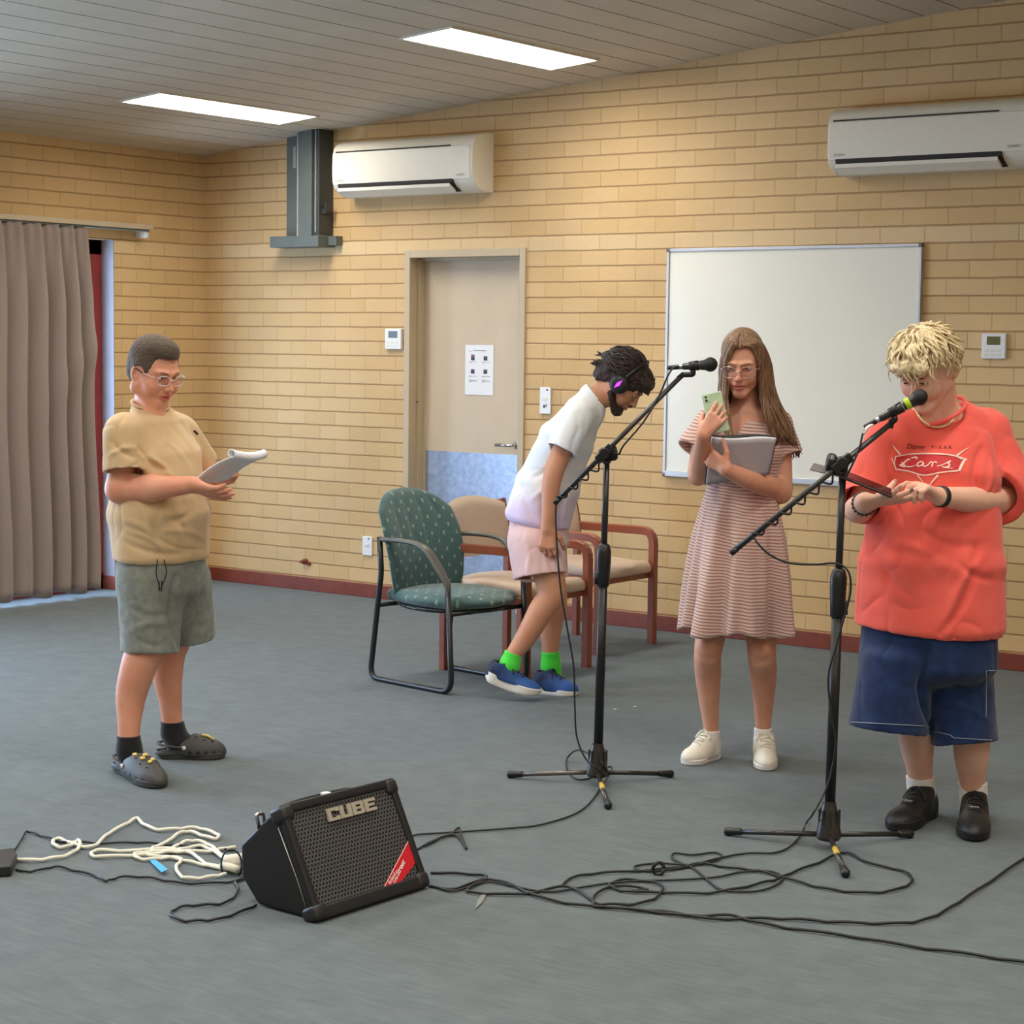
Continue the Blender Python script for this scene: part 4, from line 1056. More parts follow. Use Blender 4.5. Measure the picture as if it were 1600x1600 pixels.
floor_cable('signal_cable', s4([(400, 303), (420, 288), (480, 276), (580, 270), (690, 262), (760, 250), (840, 262), (900, 268), (960, 282), (1040, 305), (1100, 318), (1180, 326), (1250, 322), (1300, 305), (1308, 288), (1280, 268), (1200, 250), (1150, 226), (1120, 224), (1060, 250), (1000, 272), (960, 290), (920, 300), (840, 318), (760, 328), (660, 325), (560, 322), (520, 305), (560, 292), (630, 298), (660, 312), (640, 340), (590, 355), (520, 356), (480, 352), (485, 330), (540, 308), (620, 318), (580, 322)]),
    .0040, 'cable_black', 'black cable in wide loops on the carpet around the foot of the right stand', group='cables on the floor')
floor_cable('signal_cable', s4([(20, 212), (60, 190), (100, 178), (128, 158), (132, 172), (148, 212), (135, 190), (118, 176), (80, 184), (40, 204)]),
    .0038, 'cable_black', 'short twisted black cable end just right of the amplifier', group='cables on the floor')
k = MB(); k.tube([G(640+648/1.6667, 1200+262/1.6667, .02)+np.array([.016*math.cos(t), .004*math.sin(2*t), .018*math.sin(t)]) for t in np.linspace(0, 2*math.pi, 20)], .0055, 8)
tag(k.build('cable_strap', 'cable_black', None, smooth=True, frame='v'), 'small black strap loop standing up on the coiled cables', 'cable tie')
k = MB(); q = [G(*p, .003) for p in ((755, 1394), (761, 1396), (754, 1410), (742, 1421), (746, 1408))]
plain('tag_grey', C(120, 124, 118), .1, rough=.4)
k.prism(q, np.zeros(3), np.array([0, 0, .0015])); tag(k.build('paper_tag', 'tag_grey', None, frame='v'), 'small grey tag lying on the cables right of the amplifier', 'tag')
for i, (x, y) in enumerate(((961, 1109), (992, 1105))):
    c = G(x, y, .001); k = MB(); k.obox(c+np.array([0, 0, .003]), ((1, .3, 0), (-.3, 1, 0), (0, 0, 1)), (.006, .003, .002))
    tag(k.build('crumb', 'ink_white', None, frame='v'), ('left' if i == 0 else 'right')+' one of two white crumbs on the carpet right of the left stand', 'crumb')
# ------------------------------------------------------------------ people: shared builders
def skin_mat(name, col, lip, flush=.10):
    t = NT(name); v = t.coord(); at = t.n('ShaderNodeAttribute'); at.attribute_name = 'lip'
    bl = t.n('ShaderNodeAttribute'); bl.attribute_name = 'nail'
    n = t.noise(v, 16, 3); red = (min(1, col[0]*1.02), col[1]*(1-flush), col[2]*(1-flush*1.2), 1)
    lite = (min(1, col[0]*1.02), min(1, col[1]*1.03), min(1, col[2]*1.03), 1)
    c = t.ramp(n, [(.35, red), (.65, lite)])
    c = t.mix(at.outputs['Fac'], c, lip); c = t.mix(bl.outputs['Fac'], c, C(60, 24, 34))
    t.l(c, t.b.inputs['Base Color']); t.bump(t.noise(v, 420, 2), .06, .002)
    setp(t.b, rough=.5, spec=.4, sss=.12)
skin_mat('skin_boy', C(222, 160, 132), C(204, 120, 106))
skin_mat('skin_woman', C(218, 164, 138), C(196, 116, 110))
skin_mat('skin_blond', C(230, 186, 164), C(210, 138, 128))
skin_mat('skin_bender', C(204, 150, 120), C(170, 108, 96))
plain('eye_white', C(226, 220, 214), .01, rough=.15)
plain('eye_dark', C(48, 34, 28), .05, rough=.15)
plain('brow_brown', C(138, 98, 74), .2, 200, rough=.8)
plain('brow_blond', C(150, 116, 84), .2, 200, rough=.8)
def hairmat(name, a, b, scale=60, rough=.45, st=(1, 1, .12)):
    t = NT(name); v = t.coord(); m = t.n('ShaderNodeMapping'); m.inputs['Scale'].default_value = st; t.l(v, m.inputs[0])
    n = t.noise(m.outputs[0], scale, 4, .6)
    t.l(t.ramp(n, [(.32, a), (.68, b)]), t.b.inputs['Base Color']); t.bump(n, .35, .003); setp(t.b, rough=rough, spec=.4, sheen=.1)
hairmat('hair_buzz', C(62, 50, 42), C(104, 86, 70), 260, .8, (1, 1, 1))
hairmat('hair_dark', C(34, 24, 22), C(66, 46, 40), 90, .6)
hairmat('hair_long', C(92, 66, 46), C(158, 124, 92), 130)
hairmat('hair_blond', C(196, 170, 124), C(240, 224, 186), 110, .5, (1, 1, .6))
hairmat('hair_root', C(120, 92, 66), C(176, 146, 104), 110, .6, (1, 1, .6))
def cloth(name, a, b, scale=9, weave=500, bump=.15, rough=.85, sheen=.25):
    t = NT(name); v = t.coord(); n = t.noise(v, scale, 4); w = t.noise(v, weave, 2)
    t.l(t.ramp(n, [(.3, a), (.7, b)]), t.b.inputs['Base Color']); t.bump(w, bump, .002); setp(t.b, rough=rough, sheen=sheen, spec=.2)
cloth('tee_tan', C(204, 172, 130), C(214, 184, 144))
cloth('shorts_sage', C(118, 122, 114), C(138, 142, 134), 40)
cloth('sock_black', C(24, 24, 28), C(32, 32, 36))
cloth('sock_white', C(228, 226, 222), C(240, 238, 234))
cloth('sock_green', C(64, 214, 60), C(86, 232, 76))
cloth('tee_red', C(236, 94, 82), C(245, 106, 94))
cloth('denim', C(20, 38, 76), C(32, 54, 98), 26, 700, .3)
cloth('shorts_pink', C(222, 186, 188), C(232, 198, 198))
cloth('stitch', C(120, 130, 150), C(150, 160, 176), 90)
plain('clog_grey', C(66, 66, 64), .06, 30, rough=.6)
plain('charm_gold', C(226, 196, 110), .25, 120, rough=.4)
plain('shoe_white', C(226, 220, 206), .04, 20, rough=.5)
plain('shoe_black', C(28, 28, 30), .15, 30, rough=.5)
plain('shoe_sole_white', C(232, 228, 222), .03, 20, rough=.55)
plain('sole_tan', C(186, 168, 140), .05, rough=.6)
plain('rim_gold', C(206, 176, 160), .03, rough=.25, metal=.5)
plain('rim_clear', C(220, 210, 204), .02, rough=.2)
plain('temple_dark', C(40, 30, 30), .05, rough=.3)
plain('glow_purple', C(150, 30, 210), .01, rough=.3, emit=C(170, 40, 240), es=1.6)
def blue_shoe():
    t = NT('shoe_blue'); x = t.xyz(t.coord('Generated')); n = t.noise(t.coord(), 60, 3)
    t.l(t.ramp(t.math('ADD', t.math('MULTIPLY', x[0], .8), t.math('MULTIPLY', n, .25)), [(.30, C(22, 34, 58)), (.75, C(44, 92, 168))]), t.b.inputs['Base Color'])
    t.bump(t.noise(t.coord(), 300, 2), .3, .003); setp(t.b, rough=.65)
blue_shoe()
def tie_dye():
    t = NT('tee_tie_dye'); g = t.n('ShaderNodeNewGeometry'); x = t.xyz(g.outputs['Position']); n = t.noise(t.coord(), 7, 3)
    z = t.math('ADD', x[2], t.math('MULTIPLY', t.math('SUBTRACT', n, .5), .16))
    mr = t.n('ShaderNodeMapRange'); t.l(z, mr.inputs[0]); mr.inputs[1].default_value = .72; mr.inputs[2].default_value = 1.22
    t.l(t.ramp(mr.outputs[0], [(0, C(214, 194, 232)), (.22, C(220, 204, 236)), (.42, C(242, 240, 244)), (.68, C(220, 230, 243)), (1, C(242, 245, 248))]), t.b.inputs['Base Color'])
    t.bump(t.noise(t.coord(), 500, 2), .12, .002); setp(t.b, rough=.85, sheen=.2)
tie_dye()
def stripes():
    t = NT('dress_stripe'); v = t.coord(); x = t.xyz(v)
    n = t.noise(v, 6, 2)
    z = t.math('ADD', t.math('ADD', x[2], t.math('MULTIPLY', x[0], .10)), t.math('MULTIPLY', t.math('SUBTRACT', n, .5), .03))
    f = t.math('FRACT', t.math('MULTIPLY', z, 1/.0118))
    tri = t.math('ABSOLUTE', t.math('SUBTRACT', f, .5))
    mr = t.n('ShaderNodeMapRange'); mr.interpolation_type = 'SMOOTHSTEP'; t.l(tri, mr.inputs[0]); mr.inputs[1].default_value = .16; mr.inputs[2].default_value = .30
    w = t.noise(v, 380, 2)
    base = t.ramp(w, [(.35, C(164, 118, 110)), (.65, C(180, 136, 126))])
    t.l(t.mix(mr.outputs[0], base, C(214, 190, 180)), t.b.inputs['Base Color'])
    t.bump(t.math('ADD', w, mr.outputs[0]), .25, .002); setp(t.b, rough=.85, sheen=.25, spec=.2)
stripes()

class Frame:
    def __init__(s, c, F, U, k=1.0):
        s.c = np.asarray(c, float); s.F = unit(F); s.U = unit(np.asarray(U, float)-s.F*(s.F@np.asarray(U, float))); s.R = np.cross(s.F, s.U); s.k = k
    def __call__(s, x, y, z): return s.c+s.k*(x*s.R+y*s.F+z*s.U)
    @property
    def ax(s): return (s.R, s.F, s.U)
    def loc(s, P): q = (np.asarray(P)-s.c)/s.k; return np.stack([q@s.R, q@s.F, q@s.U], -1)
def dirs(yaw, pitch):
    """yaw 0 faces the camera, + turns to the photo's right; pitch + looks down"""
    y, p = math.radians(yaw), math.radians(pitch)
    h = np.array([math.sin(y), -math.cos(y), 0]); F = h*math.cos(p)+np.array([0, 0, -math.sin(p)]); U = h*math.sin(p)+np.array([0, 0, math.cos(p)])
    return F, U
def head_solid(sd, h, fat=1.0, jaw=1.0, brow=1.0, mouth=0.0):
    k = h.k; e = lambda c, r, kk=.012, op='+', ax=None: sd.ell(h(*c), np.array(r)*k, ax or h.ax, kk*k, op)
    co = lambda a, b, ra, rb, kk=.01, op='+': sd.cone(h(*a), h(*b), ra*k, rb*k, kk*k, op)
    e((0, -.018, .032), (.074, .092, .083), 0)
    e((0, .022, -.020), (.062*fat, .062, .082), .03)
    for s in (-1, 1):
        co((s*.048*fat, .0, -.060), (s*.012, .066, -.100*jaw), .024*fat, .016, .022)
        e((s*.034*fat, .055, -.038), (.026*fat, .026, .030), .02)
        e((s*.030, .083, .003), (.020, .014, .013), .012, '-')
        e((s*.031, .068, .004), (.015, .0135, .0125), .004)
        co((s*.012, .087, .021*brow), (s*.046, .071, .021), .007, .006, .014)
        # ears
        e((s*.075, -.006, -.010), (.009, .019, .031), .006, '+', (unit(h.R+s*h.F*.35), unit(h.F-s*h.R*.35), h.U))
        e((s*.081, .0, -.006), (.006, .010, .018), .004, '-')
    e((0, .070, -.098*jaw), (.020, .014, .015), .014)
    co((0, .084, .008), (0, .103, -.030), .0075, .0105, .010)
    e((-.010, .095, -.034), (.0085, .010, .008), .005); e((.010, .095, -.034), (.0085, .010, .008), .005)
    e((0, .082, -.058), (.024, .012, .018), .012)
    e((0, .0915, -.0575), (.021, .007, .0055), .004); e((0, .0900, -.0705), (.018, .0075, .0065), .004)
    e((0, .096, -.0640), (.019, .010, .0016+mouth), .003, '-')
def lip_attr(h, v):
    q = h.loc(v); d = np.sqrt((q[:, 0]/.024)**2+((q[:, 2]+.064)/.0125)**2+((q[:, 1]-.092)/.022)**2)
    return np.clip((1.15-d)/.3, 0, 1)
def eyes(h, par, openness=.5, look=-.2, brow='brow_brown'):
    for s in (-1, 1):
        sd = Solid(); sd.ell(h(s*.031, .0795, .002), np.array((.0125, .0040, .0022+.0035*openness))*h.k, h.ax, 0)
        v, F = sd.mesh(.0015*h.k, .005); ey = mk('eye', v, F, 'eye_white', par, frame='v', smooth=True)
        sd = Solid(); sd.ell(h(s*.031+look*.008, .0825, .001), np.array((.0052, .0018, .0018+.003*openness))*h.k, h.ax, 0)
        v, F = sd.mesh(.0012*h.k, .004); mk('iris', v, F, 'eye_dark', ey, frame='v', smooth=True)
        b = MB(); b.tube([h(s*.017, .0815, .001), h(s*.025, .0845, .0045+.002*openness), h(s*.034, .0835, .0045+.002*openness), h(s*.045, .075, -.001)], np.array([.0006, .0012, .0012, .0007])*h.k, 6)
        b.build('eyelashes', 'eye_dark', ey, smooth=True, frame='v')
        b = MB(); b.tube([h(s*.013, .0915, .0205), h(s*.025, .0895, .0230), h(s*.038, .0825, .0225), h(s*.049, .071, .0160)], np.array([.0028, .0036, .0032, .0012])*h.k, 6, flat=.8)
        b.build('eyebrow', brow, par, smooth=True, frame='v')
def glasses(h, par, rim, temple, w=.024, ht=.018, drop=.0):
    g = None; pts_all = []
    for s in (-1, 1):
        P = []
        for t in np.linspace(0, 2*math.pi, 26):
            x = w*np.sign(math.cos(t))*abs(math.cos(t))**.7; z = ht*np.sign(math.sin(t))*abs(math.sin(t))**.7
            P.append(h(s*.034+x, .105-.010*abs(s*.034+x)/.05, -.003+drop+z))
        b = MB(); b.tube(P, .0014*h.k, 6, cap=False); o = b.build('glasses_rim' if g else 'glasses', rim, par if g is None else g, smooth=True, frame='v')
        if g is None: g = o
        mk('lens', P[:-1], [tuple(range(len(P)-1))], 'lens_glass', g, frame='v')
        b = MB(); b.tube([h(s*.057, .094, .006+drop), h(s*.074, .075, .006+drop), h(s*.080, .02, .004+drop)], .0013*h.k, 6); b.build('hinge_arm', rim, g, smooth=True, frame='v')
        b = MB(); b.tube([h(s*.080, .035, .004+drop), h(s*.081, -.005, .006+drop), h(s*.080, -.022, -.004+drop)], .0022*h.k, 6); b.build('temple', temple, g, smooth=True, frame='v')
    b = MB(); b.tube([h(-.010, .103, .0+drop), h(0, .106, .003+drop), h(.010, .103, .0+drop)], .0015*h.k, 6); b.build('bridge', rim, g, smooth=True, frame='v')
FL_ = (.070, .078, .073, .058)
def hand_solid(sd, w, d, n, t, k=1.0, curl=((20, 30, 20),)*4, spread=.12, thumb=(.75, .35, .25), fr=1.0):
    """w wrist, d fingers' direction, n palm normal, t thumb side"""
    d = unit(d); n = unit(np.asarray(n)-d*(d@np.asarray(n))); t = unit(np.asarray(t)-d*(d@np.asarray(t))-n*(n@np.asarray(t)))
    w = np.asarray(w, float); offs = (.029, .010, -.010, -.027); out = []
    tips = []
    for i, (o, L) in enumerate(zip(offs, FL_)):
        kn = w+k*(d*(.086-.004*abs(i-1))+t*o)
        sd.cone(w+k*(t*o*.45+d*.004), kn, .0165*k*fr, .0118*k*fr, .014*k)
        c = curl[i] if len(curl) > 1 else curl[0]; a = 0; p = kn; r = (.0096, .0090, .0080, .0068)
        dd = unit(d+t*spread*(1.5-i)*.8)
        for j, f in enumerate((.44, .30, .26)):
            a += math.radians(c[j]); q = p+k*L*f*(dd*math.cos(a)+n*math.sin(a))
            sd.cone(p, q, r[j]*k*fr, r[j+1]*k*fr, .0035*k); p = q
        tips.append(p)
    b0 = w+k*(d*.018+t*.020+n*.004); u = unit(d*thumb[0]*.7+t*(1-thumb[0]*.3)+n*thumb[1])
    b1_ = b0+k*.042*u; u2 = unit(u+d*.7*thumb[0]+n*thumb[2]-t*.35*thumb[0]); b2__ = b1_+k*.034*u2; u3 = unit(u2+n*thumb[2]-t*.2); b3_ = b2__+k*.026*u3
    sd.cone(b0, b1_, .016*k*fr, .0125*k*fr, .014*k); sd.cone(b1_, b2__, .0112*k*fr, .0100*k*fr, .005*k); sd.cone(b2__, b3_, .0100*k*fr, .0078*k*fr, .003*k)
    tips.append(b3_); return tips
def nail_attr(v, tips, r=.009):
    a = np.zeros(len(v))
    for p in tips: a = np.maximum(a, np.clip((r-np.linalg.norm(v-p, axis=1))/.003, 0, 1))
    return a
def body_obj(parts, mat, par, h=None, nails=None):
    v, f = join(parts); at = {'lip': lip_attr(h, v) if h is not None else np.zeros(len(v)), 'nail': nail_attr(v, nails) if nails is not None else np.zeros(len(v))}
    return mk('body', v, f, mat, par, frame='v', smooth=True, attrs=at)
def garment(sd, name, mat, par, h=.005, folds=(), amp=.0025, scale=14, seed=0, it=2, stretch=(1, 1, .5)):
    v, F = sd.mesh(h, .015); v = relax(v, F, it); v = cloth_disp(v, F, folds, amp, scale, seed, stretch)
    return mk(name, v, F, mat, par, frame='v', smooth=True)
def foot_outline(n=14):
    xs = [0, .03, .12, .3, .5, .68, .82, .92, .98, 1.0]; wl = [0, .45, .74, .72, .70, .92, .92, .70, .40, 0]; wr = [0, .45, .74, .66, .78, 1.0, .96, .76, .42, 0]
    return xs, wl, wr
def shoe(par, heel, toe, width, kind, side=1, up=(0, 0, 1), sole_h=.022, rocker=.0, k=1.0):
    """heel/toe: points on the sole's underside; side=+1 when the little toe lies on the +lateral side"""
    heel = np.asarray(heel, float); toe = np.asarray(toe, float); L = np.linalg.norm(toe-heel); fx = unit(toe-heel)
    up = unit(np.asarray(up)-fx*(fx@np.asarray(up))); sy = np.cross(up, fx)
    Q = lambda x, y, z: heel+fx*x*L+sy*y*width+up*(z+rocker*(4*(x-.45)**2))
    root = None; b = MB(); xs, wl, wr = foot_outline(); t = np.linspace(0, 1, 56); t = .5-.5*np.cos(t*math.pi)
    sm_ = lambda a: np.concatenate([[a[0]], [a[max(0, i-3):i+4].mean() if 4 < i < 51 else a[i] for i in range(1, 55)], [a[-1]]])
    a1_ = sm_(np.interp(t, xs, wl))*.5; a2_ = sm_(np.interp(t, xs, wr))*.5
    if side < 0: a1_, a2_ = a2_, a1_
    ring = [(x, y) for x, y in zip(t, a1_)]+[(x, -y) for x, y in zip(t[::-1][1:-1], a2_[::-1][1:-1])]
    lay = ((0, .93), (.25, 1.0), (.9, 1.02), (1.0, .97)); v = []
    for z, s_ in lay:
        for x, y in ring:
            zz = z*sole_h*(1.25-.5*x if kind == 'runner' else 1.0)
            v.append(Q(.5+(x-.5)*s_, y*s_, zz))
    n = len(ring); f = [(j*n+i, j*n+(i+1) % n, (j+1)*n+(i+1) % n, (j+1)*n+i) for j in range(3) for i in range(n)]+[tuple(range(n))[::-1], tuple(range(3*n, 4*n))]
    smat = {'clog': 'clog_grey', 'sneaker': 'shoe_sole_white', 'runner': 'shoe_sole_white', 'bulky': 'shoe_black'}[kind]
    umat = {'clog': 'clog_grey', 'sneaker': 'shoe_white', 'runner': 'shoe_blue', 'bulky': 'shoe_black'}[kind]
    sd = Solid(); axs = (fx, sy, up); W2 = width*.5
    def el(x, y, z, rx, ry, rz, kk=.02, op='+'): sd.ell(Q(x, y, z), (rx*L, ry*W2, rz), axs, kk, op)
    if kind == 'clog':
        el(.66, 0, .022, .36, 1.0, .056, 0); el(.48, 0, .04, .26, .82, .052, .03); el(.16, 0, .018, .20, .80, .042, .02)
        sd.cone(Q(.13, 0, .045), Q(.36, 0, .10), .036, .042, .01, '-'); el(.2, 0, .062, .26, .62, .034, .012, '-')
    elif kind == 'runner':
        el(.70, 0, .026, .31, .94, .040, 0); el(.36, 0, .034, .34, .74, .052, .03); el(.12, 0, .05, .13, .62, .048, .02)
        sd.cone(Q(.40, 0, .05), Q(.24, 0, .085), .036, .036, .03); sd.cone(Q(.22, 0, .075), Q(.18, 0, .14), .027, .030, .006, '-')
    else:
        bk = 1.12 if kind == 'bulky' else 1.0
        el(.72, 0, .026, .29, .96, .038*bk, 0); el(.36, 0, .034, .34, .78, .050*bk, .03); el(.12, 0, .045, .13, .64, .048*bk, .02)
        sd.cone(Q(.45, 0, .05), Q(.26, 0, .085*bk), .036, .038, .03); sd.cone(Q(.24, 0, .075*bk), Q(.20, 0, .14), .028, .031, .006, '-')
    sd.plane(Q(0, 0, sole_h*.55), -up)
    v2, F2 = sd.mesh(.0035, .01); v2 = relax(v2, F2, 1)
    root = mk('clog' if kind == 'clog' else 'shoe', v2, F2, umat, par, frame='v', smooth=True)
    so = mk('sole', v, f, smat, root, frame='v', smooth=False)
    bv = so.modifiers.new('bevel', 'BEVEL'); bv.width = .003; bv.segments = 2; bv.limit_method = 'ANGLE'; fix_normals(so)
    bvh = BVHTree.FromPolygons([tuple(q) for q in v2], [tuple(int(i) for i in q) for q in F2])
    def on(x, y, off=.001):
        o = Q(x, y, .2); hit = bvh.ray_cast(Vector(o), Vector(-up)); return np.array(hit[0])+up*off if hit[0] is not None else Q(x, y, .06)
    if kind == 'clog':
        b = MB()
        for s in (-1, 1):
            for i, x in enumerate((.50, .62, .74, .85)):
                o = Q(x, s*1.2, .030); hit = bvh.ray_cast(Vector(o), Vector(-s*sy))
                if hit[0] is None: continue
                c = np.array(hit[0]); nn = np.array(hit[1]); v_, f_ = lathe([(.0055, -.002), (.0068, .0006), (.004, .0010)], c, nn, 8); b.add(v_, f_)
        for x, y in ((.58, .22), (.58, -.22), (.70, .26), (.70, 0), (.70, -.26), (.82, .2), (.82, -.2)):
            c = on(x, y, 0); v_, f_ = lathe([(.0045, -.002), (.0055, .0006), (.003, .0010)], c, up, 8); b.add(v_, f_)
        b.build('vent_holes', 'shoe_black', root, smooth=False, frame='v')
        b = MB(); p = smooth_path([Q(.42, .43, .046), Q(.2, .41, .052), Q(.06, .28, .056), Q(.015, 0, .058), Q(.06, -.28, .056), Q(.2, -.41, .052), Q(.42, -.43, .046)], 5)
        b.tube(p, .009, 8, flat=.45); b.build('heel_strap', 'clog_grey', root, smooth=True, frame='v')
        for s in (-1, 1):
            v_, f_ = lathe([(.008, 0), (.008, .003), (.004, .005)], Q(.41, s*.46, .047), s*sy, 10); mk('strap_rivet', v_, f_, 'ink_white', root, frame='v')
    else:
        b = MB(); lm = 'shoe_white' if kind == 'sneaker' else 'shoe_black'
        for i, x in enumerate((.40, .46, .52, .58, .63)):
            s = 1 if i % 2 else -1
            b.tube([on(x, s*.20, .002), on(x+.02, 0, .004), on(x+.03, -s*.20, .002)], .0024, 6)
        for s in (-1, 1):
            lp = [on(.40, 0, .006)]+[on(.42+.0*q, s*q, .010) for q in (.12, .25)]+[on(.47, s*.36, .008), on(.44, s*.22, .006), on(.40, .02*s, .006)]
            b.tube(smooth_path(lp, 4), .0022, 6)
        b.build('laces', lm, root, smooth=True, frame='v')
    return root, Q, on
def locks(paths, r, n=5, taper=.25, flat=None):
    V_, F_ = [], []
    for p in paths:
        m = len(p); rr = np.interp(np.linspace(0, 1, m), [0, .15, .7, 1], [r*.7, r, r*.85, r*taper])*RNG.uniform(.75, 1.25)
        V_.append(0); F_.append(0); V_[-1], F_[-1] = tube(p, rr, n, True, flat)
    return join(list(zip(V_, F_)))
def sheet(keys, n, jit=.004, sub=5):
    """keys: list of key strands (same number of points); interpolate n strands across them"""
    K = np.array(keys, float); out = []
    for i in range(n):
        u = RNG.uniform(0, len(K)-1); a = int(min(u, len(K)-2)); f = u-a; f = f*f*(3-2*f) if False else f
        p = K[a]*(1-f)+K[a+1]*f; j = RNG.normal(0, jit, p.shape); j[0] *= .3; w = np.linspace(.3, 1.3, len(p))[:, None]
        out.append(smooth_path(p+j*w, sub))
    return out
# ------------------------------------------------------------------ the boy reading on the left
D = 7.05
def P_(px, py, dd=0): return V(px, py, D+dd)
bf = G(215, 1200)
boy = empty('person', (P_(235, 1190)[0], D, 0), 'person standing at left in tan t-shirt and sage shorts, reading from rolled white pages', 'person', frame='v')
Fb, Ub = np.array([.77, -.64, 0]), np.array([0, 0, 1.]); Rb = np.cross(Fb, Ub)
Fh, Uh = dirs(50, 20)
hb = Frame(P_(241, 579, -.02), Fh, Uh, 1.03)
hs = Solid(); head_solid(hs, hb, fat=1.16, jaw=.90, mouth=.0022)
hs.cone(P_(233, 610, .02), P_(234, 660, .03), .051, .060, .03); hs.cone(hb(0, .03, -.10), P_(240, 650, -.02), .035, .045, .03)
pr = [hs.mesh(.0027, .01)]
sk = Solid(); s1 = P_(197, 676, -.12)
sk.cone(s1, P_(187, 764, -.13), .052, .047, 0); sk.cone(P_(187, 764, -.13), P_(238, 763, -.18), .047, .046, .025); sk.cone(P_(238, 763, -.18), P_(303, 757, -.22), .045, .029, .02)
tips = hand_solid(sk, P_(300, 757, -.22), P_(348, 775, -.24)-P_(300, 757, -.22), (.25, .55, .75), (.1, .6, .8), .92, ((10, 14, 10), (12, 16, 12), (14, 18, 12), (18, 22, 14)), .1, (.8, .2, .1), 1.1)
pr.append(sk.mesh(.003, .01))
sk = Solid(); sk.cone(P_(283, 676, .13), P_(313, 742, .24), .048, .043, 0); sk.cone(P_(313, 742, .24), P_(336, 752, .08), .043, .029, .02)
hand_solid(sk, P_(335, 752, .08), P_(368, 752, -.02)-P_(335, 752, .08), (-.2, .1, 1), (.3, .9, .1), .92, ((35, 40, 30), (38, 42, 30), (40, 45, 30), (42, 48, 30)), .1, (.6, .6, .5), 1.1)
pr.append(sk.mesh(.003, .01))
sk = Solid()
sk.chain([P_(240, 920, -.06), P_(231, 1000, -.08), P_(217, 1040, -.09), P_(205, 1085, -.085), P_(202, 1125, -.10), P_(201, 1160, -.11), P_(203, 1190, -.11)], [.08, .072, .065, .056, .043, .038, .042], .02)
sk.chain([P_(285, 900, .08), P_(272, 990, .10), P_(264, 1020, .11), P_(262, 1058, .12), P_(266, 1095, .12), P_(269, 1130, .12), P_(271, 1152, .12)], [.08, .068, .062, .055, .043, .037, .036], .02)
sk.econe(P_(250, 870), P_(240, 700), (.15, .12), (.13, .09), Rb, .03); pr.append(sk.mesh(.006, .01))
body_obj(pr, 'skin_boy', boy, hb)
eyes(hb, boy, .15, .0)
glasses(hb, boy, 'rim_clear', 'temple_dark', .0235, .0175, .001)
# buzz cut
sd = Solid(); sd.ell(hb(0, -.020, .036), np.array((.0785, .095, .086))*hb.k, hb.ax, 0); sd.ell(hb(0, -.05, -.015), np.array((.066, .058, .062))*hb.k, hb.ax, .02)
sd.ell(hb(0, .002, .012), np.array((.0835, .070, .064))*hb.k, hb.ax, .015); sd.ell(hb(0, .02, .085), np.array((.055, .060, .036))*hb.k, hb.ax, .03)
sd.box(hb(0, .150, -.046), np.array((.10, .10, .114))*hb.k, hb.ax, .012, .006, '-'); sd.box(hb(0, .124, -.10), np.array((.10, .10, .098))*hb.k, hb.ax, .012, .006, '-'); sd.plane(hb(0, 0, -.062), -hb.U)
for s in (-1, 1): sd.ell(hb(s*.08, .012, -.022), np.array((.022, .030, .045))*hb.k, hb.ax, .004, '-')
v, F = sd.mesh(.003, .01); v = relax(v, F, 1); N = vnormals(v, F); v = v+N*(.0012*vnoise(v, 160))[:, None]
mk('hair', v, F, 'hair_buzz', boy, frame='v', smooth=True)['label'] = 'short cropped brown hair'
# t-shirt
sd = Solid()
sd.econe(P_(251, 866), P_(249, 800), (.188, .158), (.188, .172), Rb, 0, endr=.4)
sd.econe(P_(249, 800), P_(243, 712), (.186, .170), (.178, .138), Rb, .03); sd.econe(P_(243, 712), P_(238, 664), (.172, .134), (.14, .085), Rb, .03)
sd.cone(P_(200, 674, -.11), P_(276, 670, .12), .062, .058, .035); sd.cone(P_(236, 668, .02), P_(234, 646, .02), .088, .074, .03)
sd.cone(P_(193, 680, -.13), P_(195, 737, -.16), .074, .077, .03, cap=True)
sd.cone(P_(286, 682, .13), P_(317, 726, .20), .064, .062, .03, cap=True)
sd.cone(P_(194, 716, -.15), P_(195, 741, -.16), .058, .064, .004, '-', cap=True); sd.cone(P_(305, 712, .18), P_(320, 731, .21), .048, .050, .004, '-', cap=True)
sd.cone(P_(236, 648, .02), P_(238, 618, -.01), .058, .064, .006, '-')
sd.plane(P_(252, 878), unit(np.array([-.08, 0, -1.]))); sd.econe(P_(251, 868), P_(251, 884), (.172, .142), (.174, .144), Rb, .004, '-', endr=.1)
fo = [(P_(218, 700, -.26), P_(262, 735, -.30), -.012, .010), (P_(222, 712, -.22), P_(275, 755, -.26), .012, .012), (P_(215, 728, -.2), P_(250, 770, -.26), -.010, .010),
      (P_(175, 690, -.22), P_(215, 715, -.26), -.008, .010), (P_(172, 712, -.2), P_(212, 700, -.26), .008, .010), (P_(180, 735, -.2), P_(218, 722, -.26), -.007, .009),
      (P_(190, 845, -.2), P_(300, 862, -.2), -.007, .012), (P_(195, 812, -.2), P_(250, 850, -.25), .008, .014), (P_(270, 800, -.25), P_(315, 850, -.1), -.006, .014), (P_(255, 830, -.25), P_(320, 842, -.1), .006, .012),
      (P_(255, 655, -.16), P_(300, 720, -.12), -.005, .014), (P_(238, 655, -.18), P_(262, 700, -.22), .004, .012),
      (P_(200, 645, -.2), P_(176, 700, -.2), -.004, .008), (P_(262, 690, -.2), P_(300, 740, -.2), .006, .014), (P_(205, 775, -.2), P_(235, 830, -.2), .006, .018), (P_(200, 830, -.2), P_(260, 866, -.2), .005, .009), (P_(245, 840, -.2), P_(318, 858, -.2), -.005, .008), (P_(260, 815, -.2), P_(300, 800, -.2), -.007, .014)]
sh = garment(sd, 't_shirt', 'tee_tan', boy, .0045, fo, .004, 11, 2)
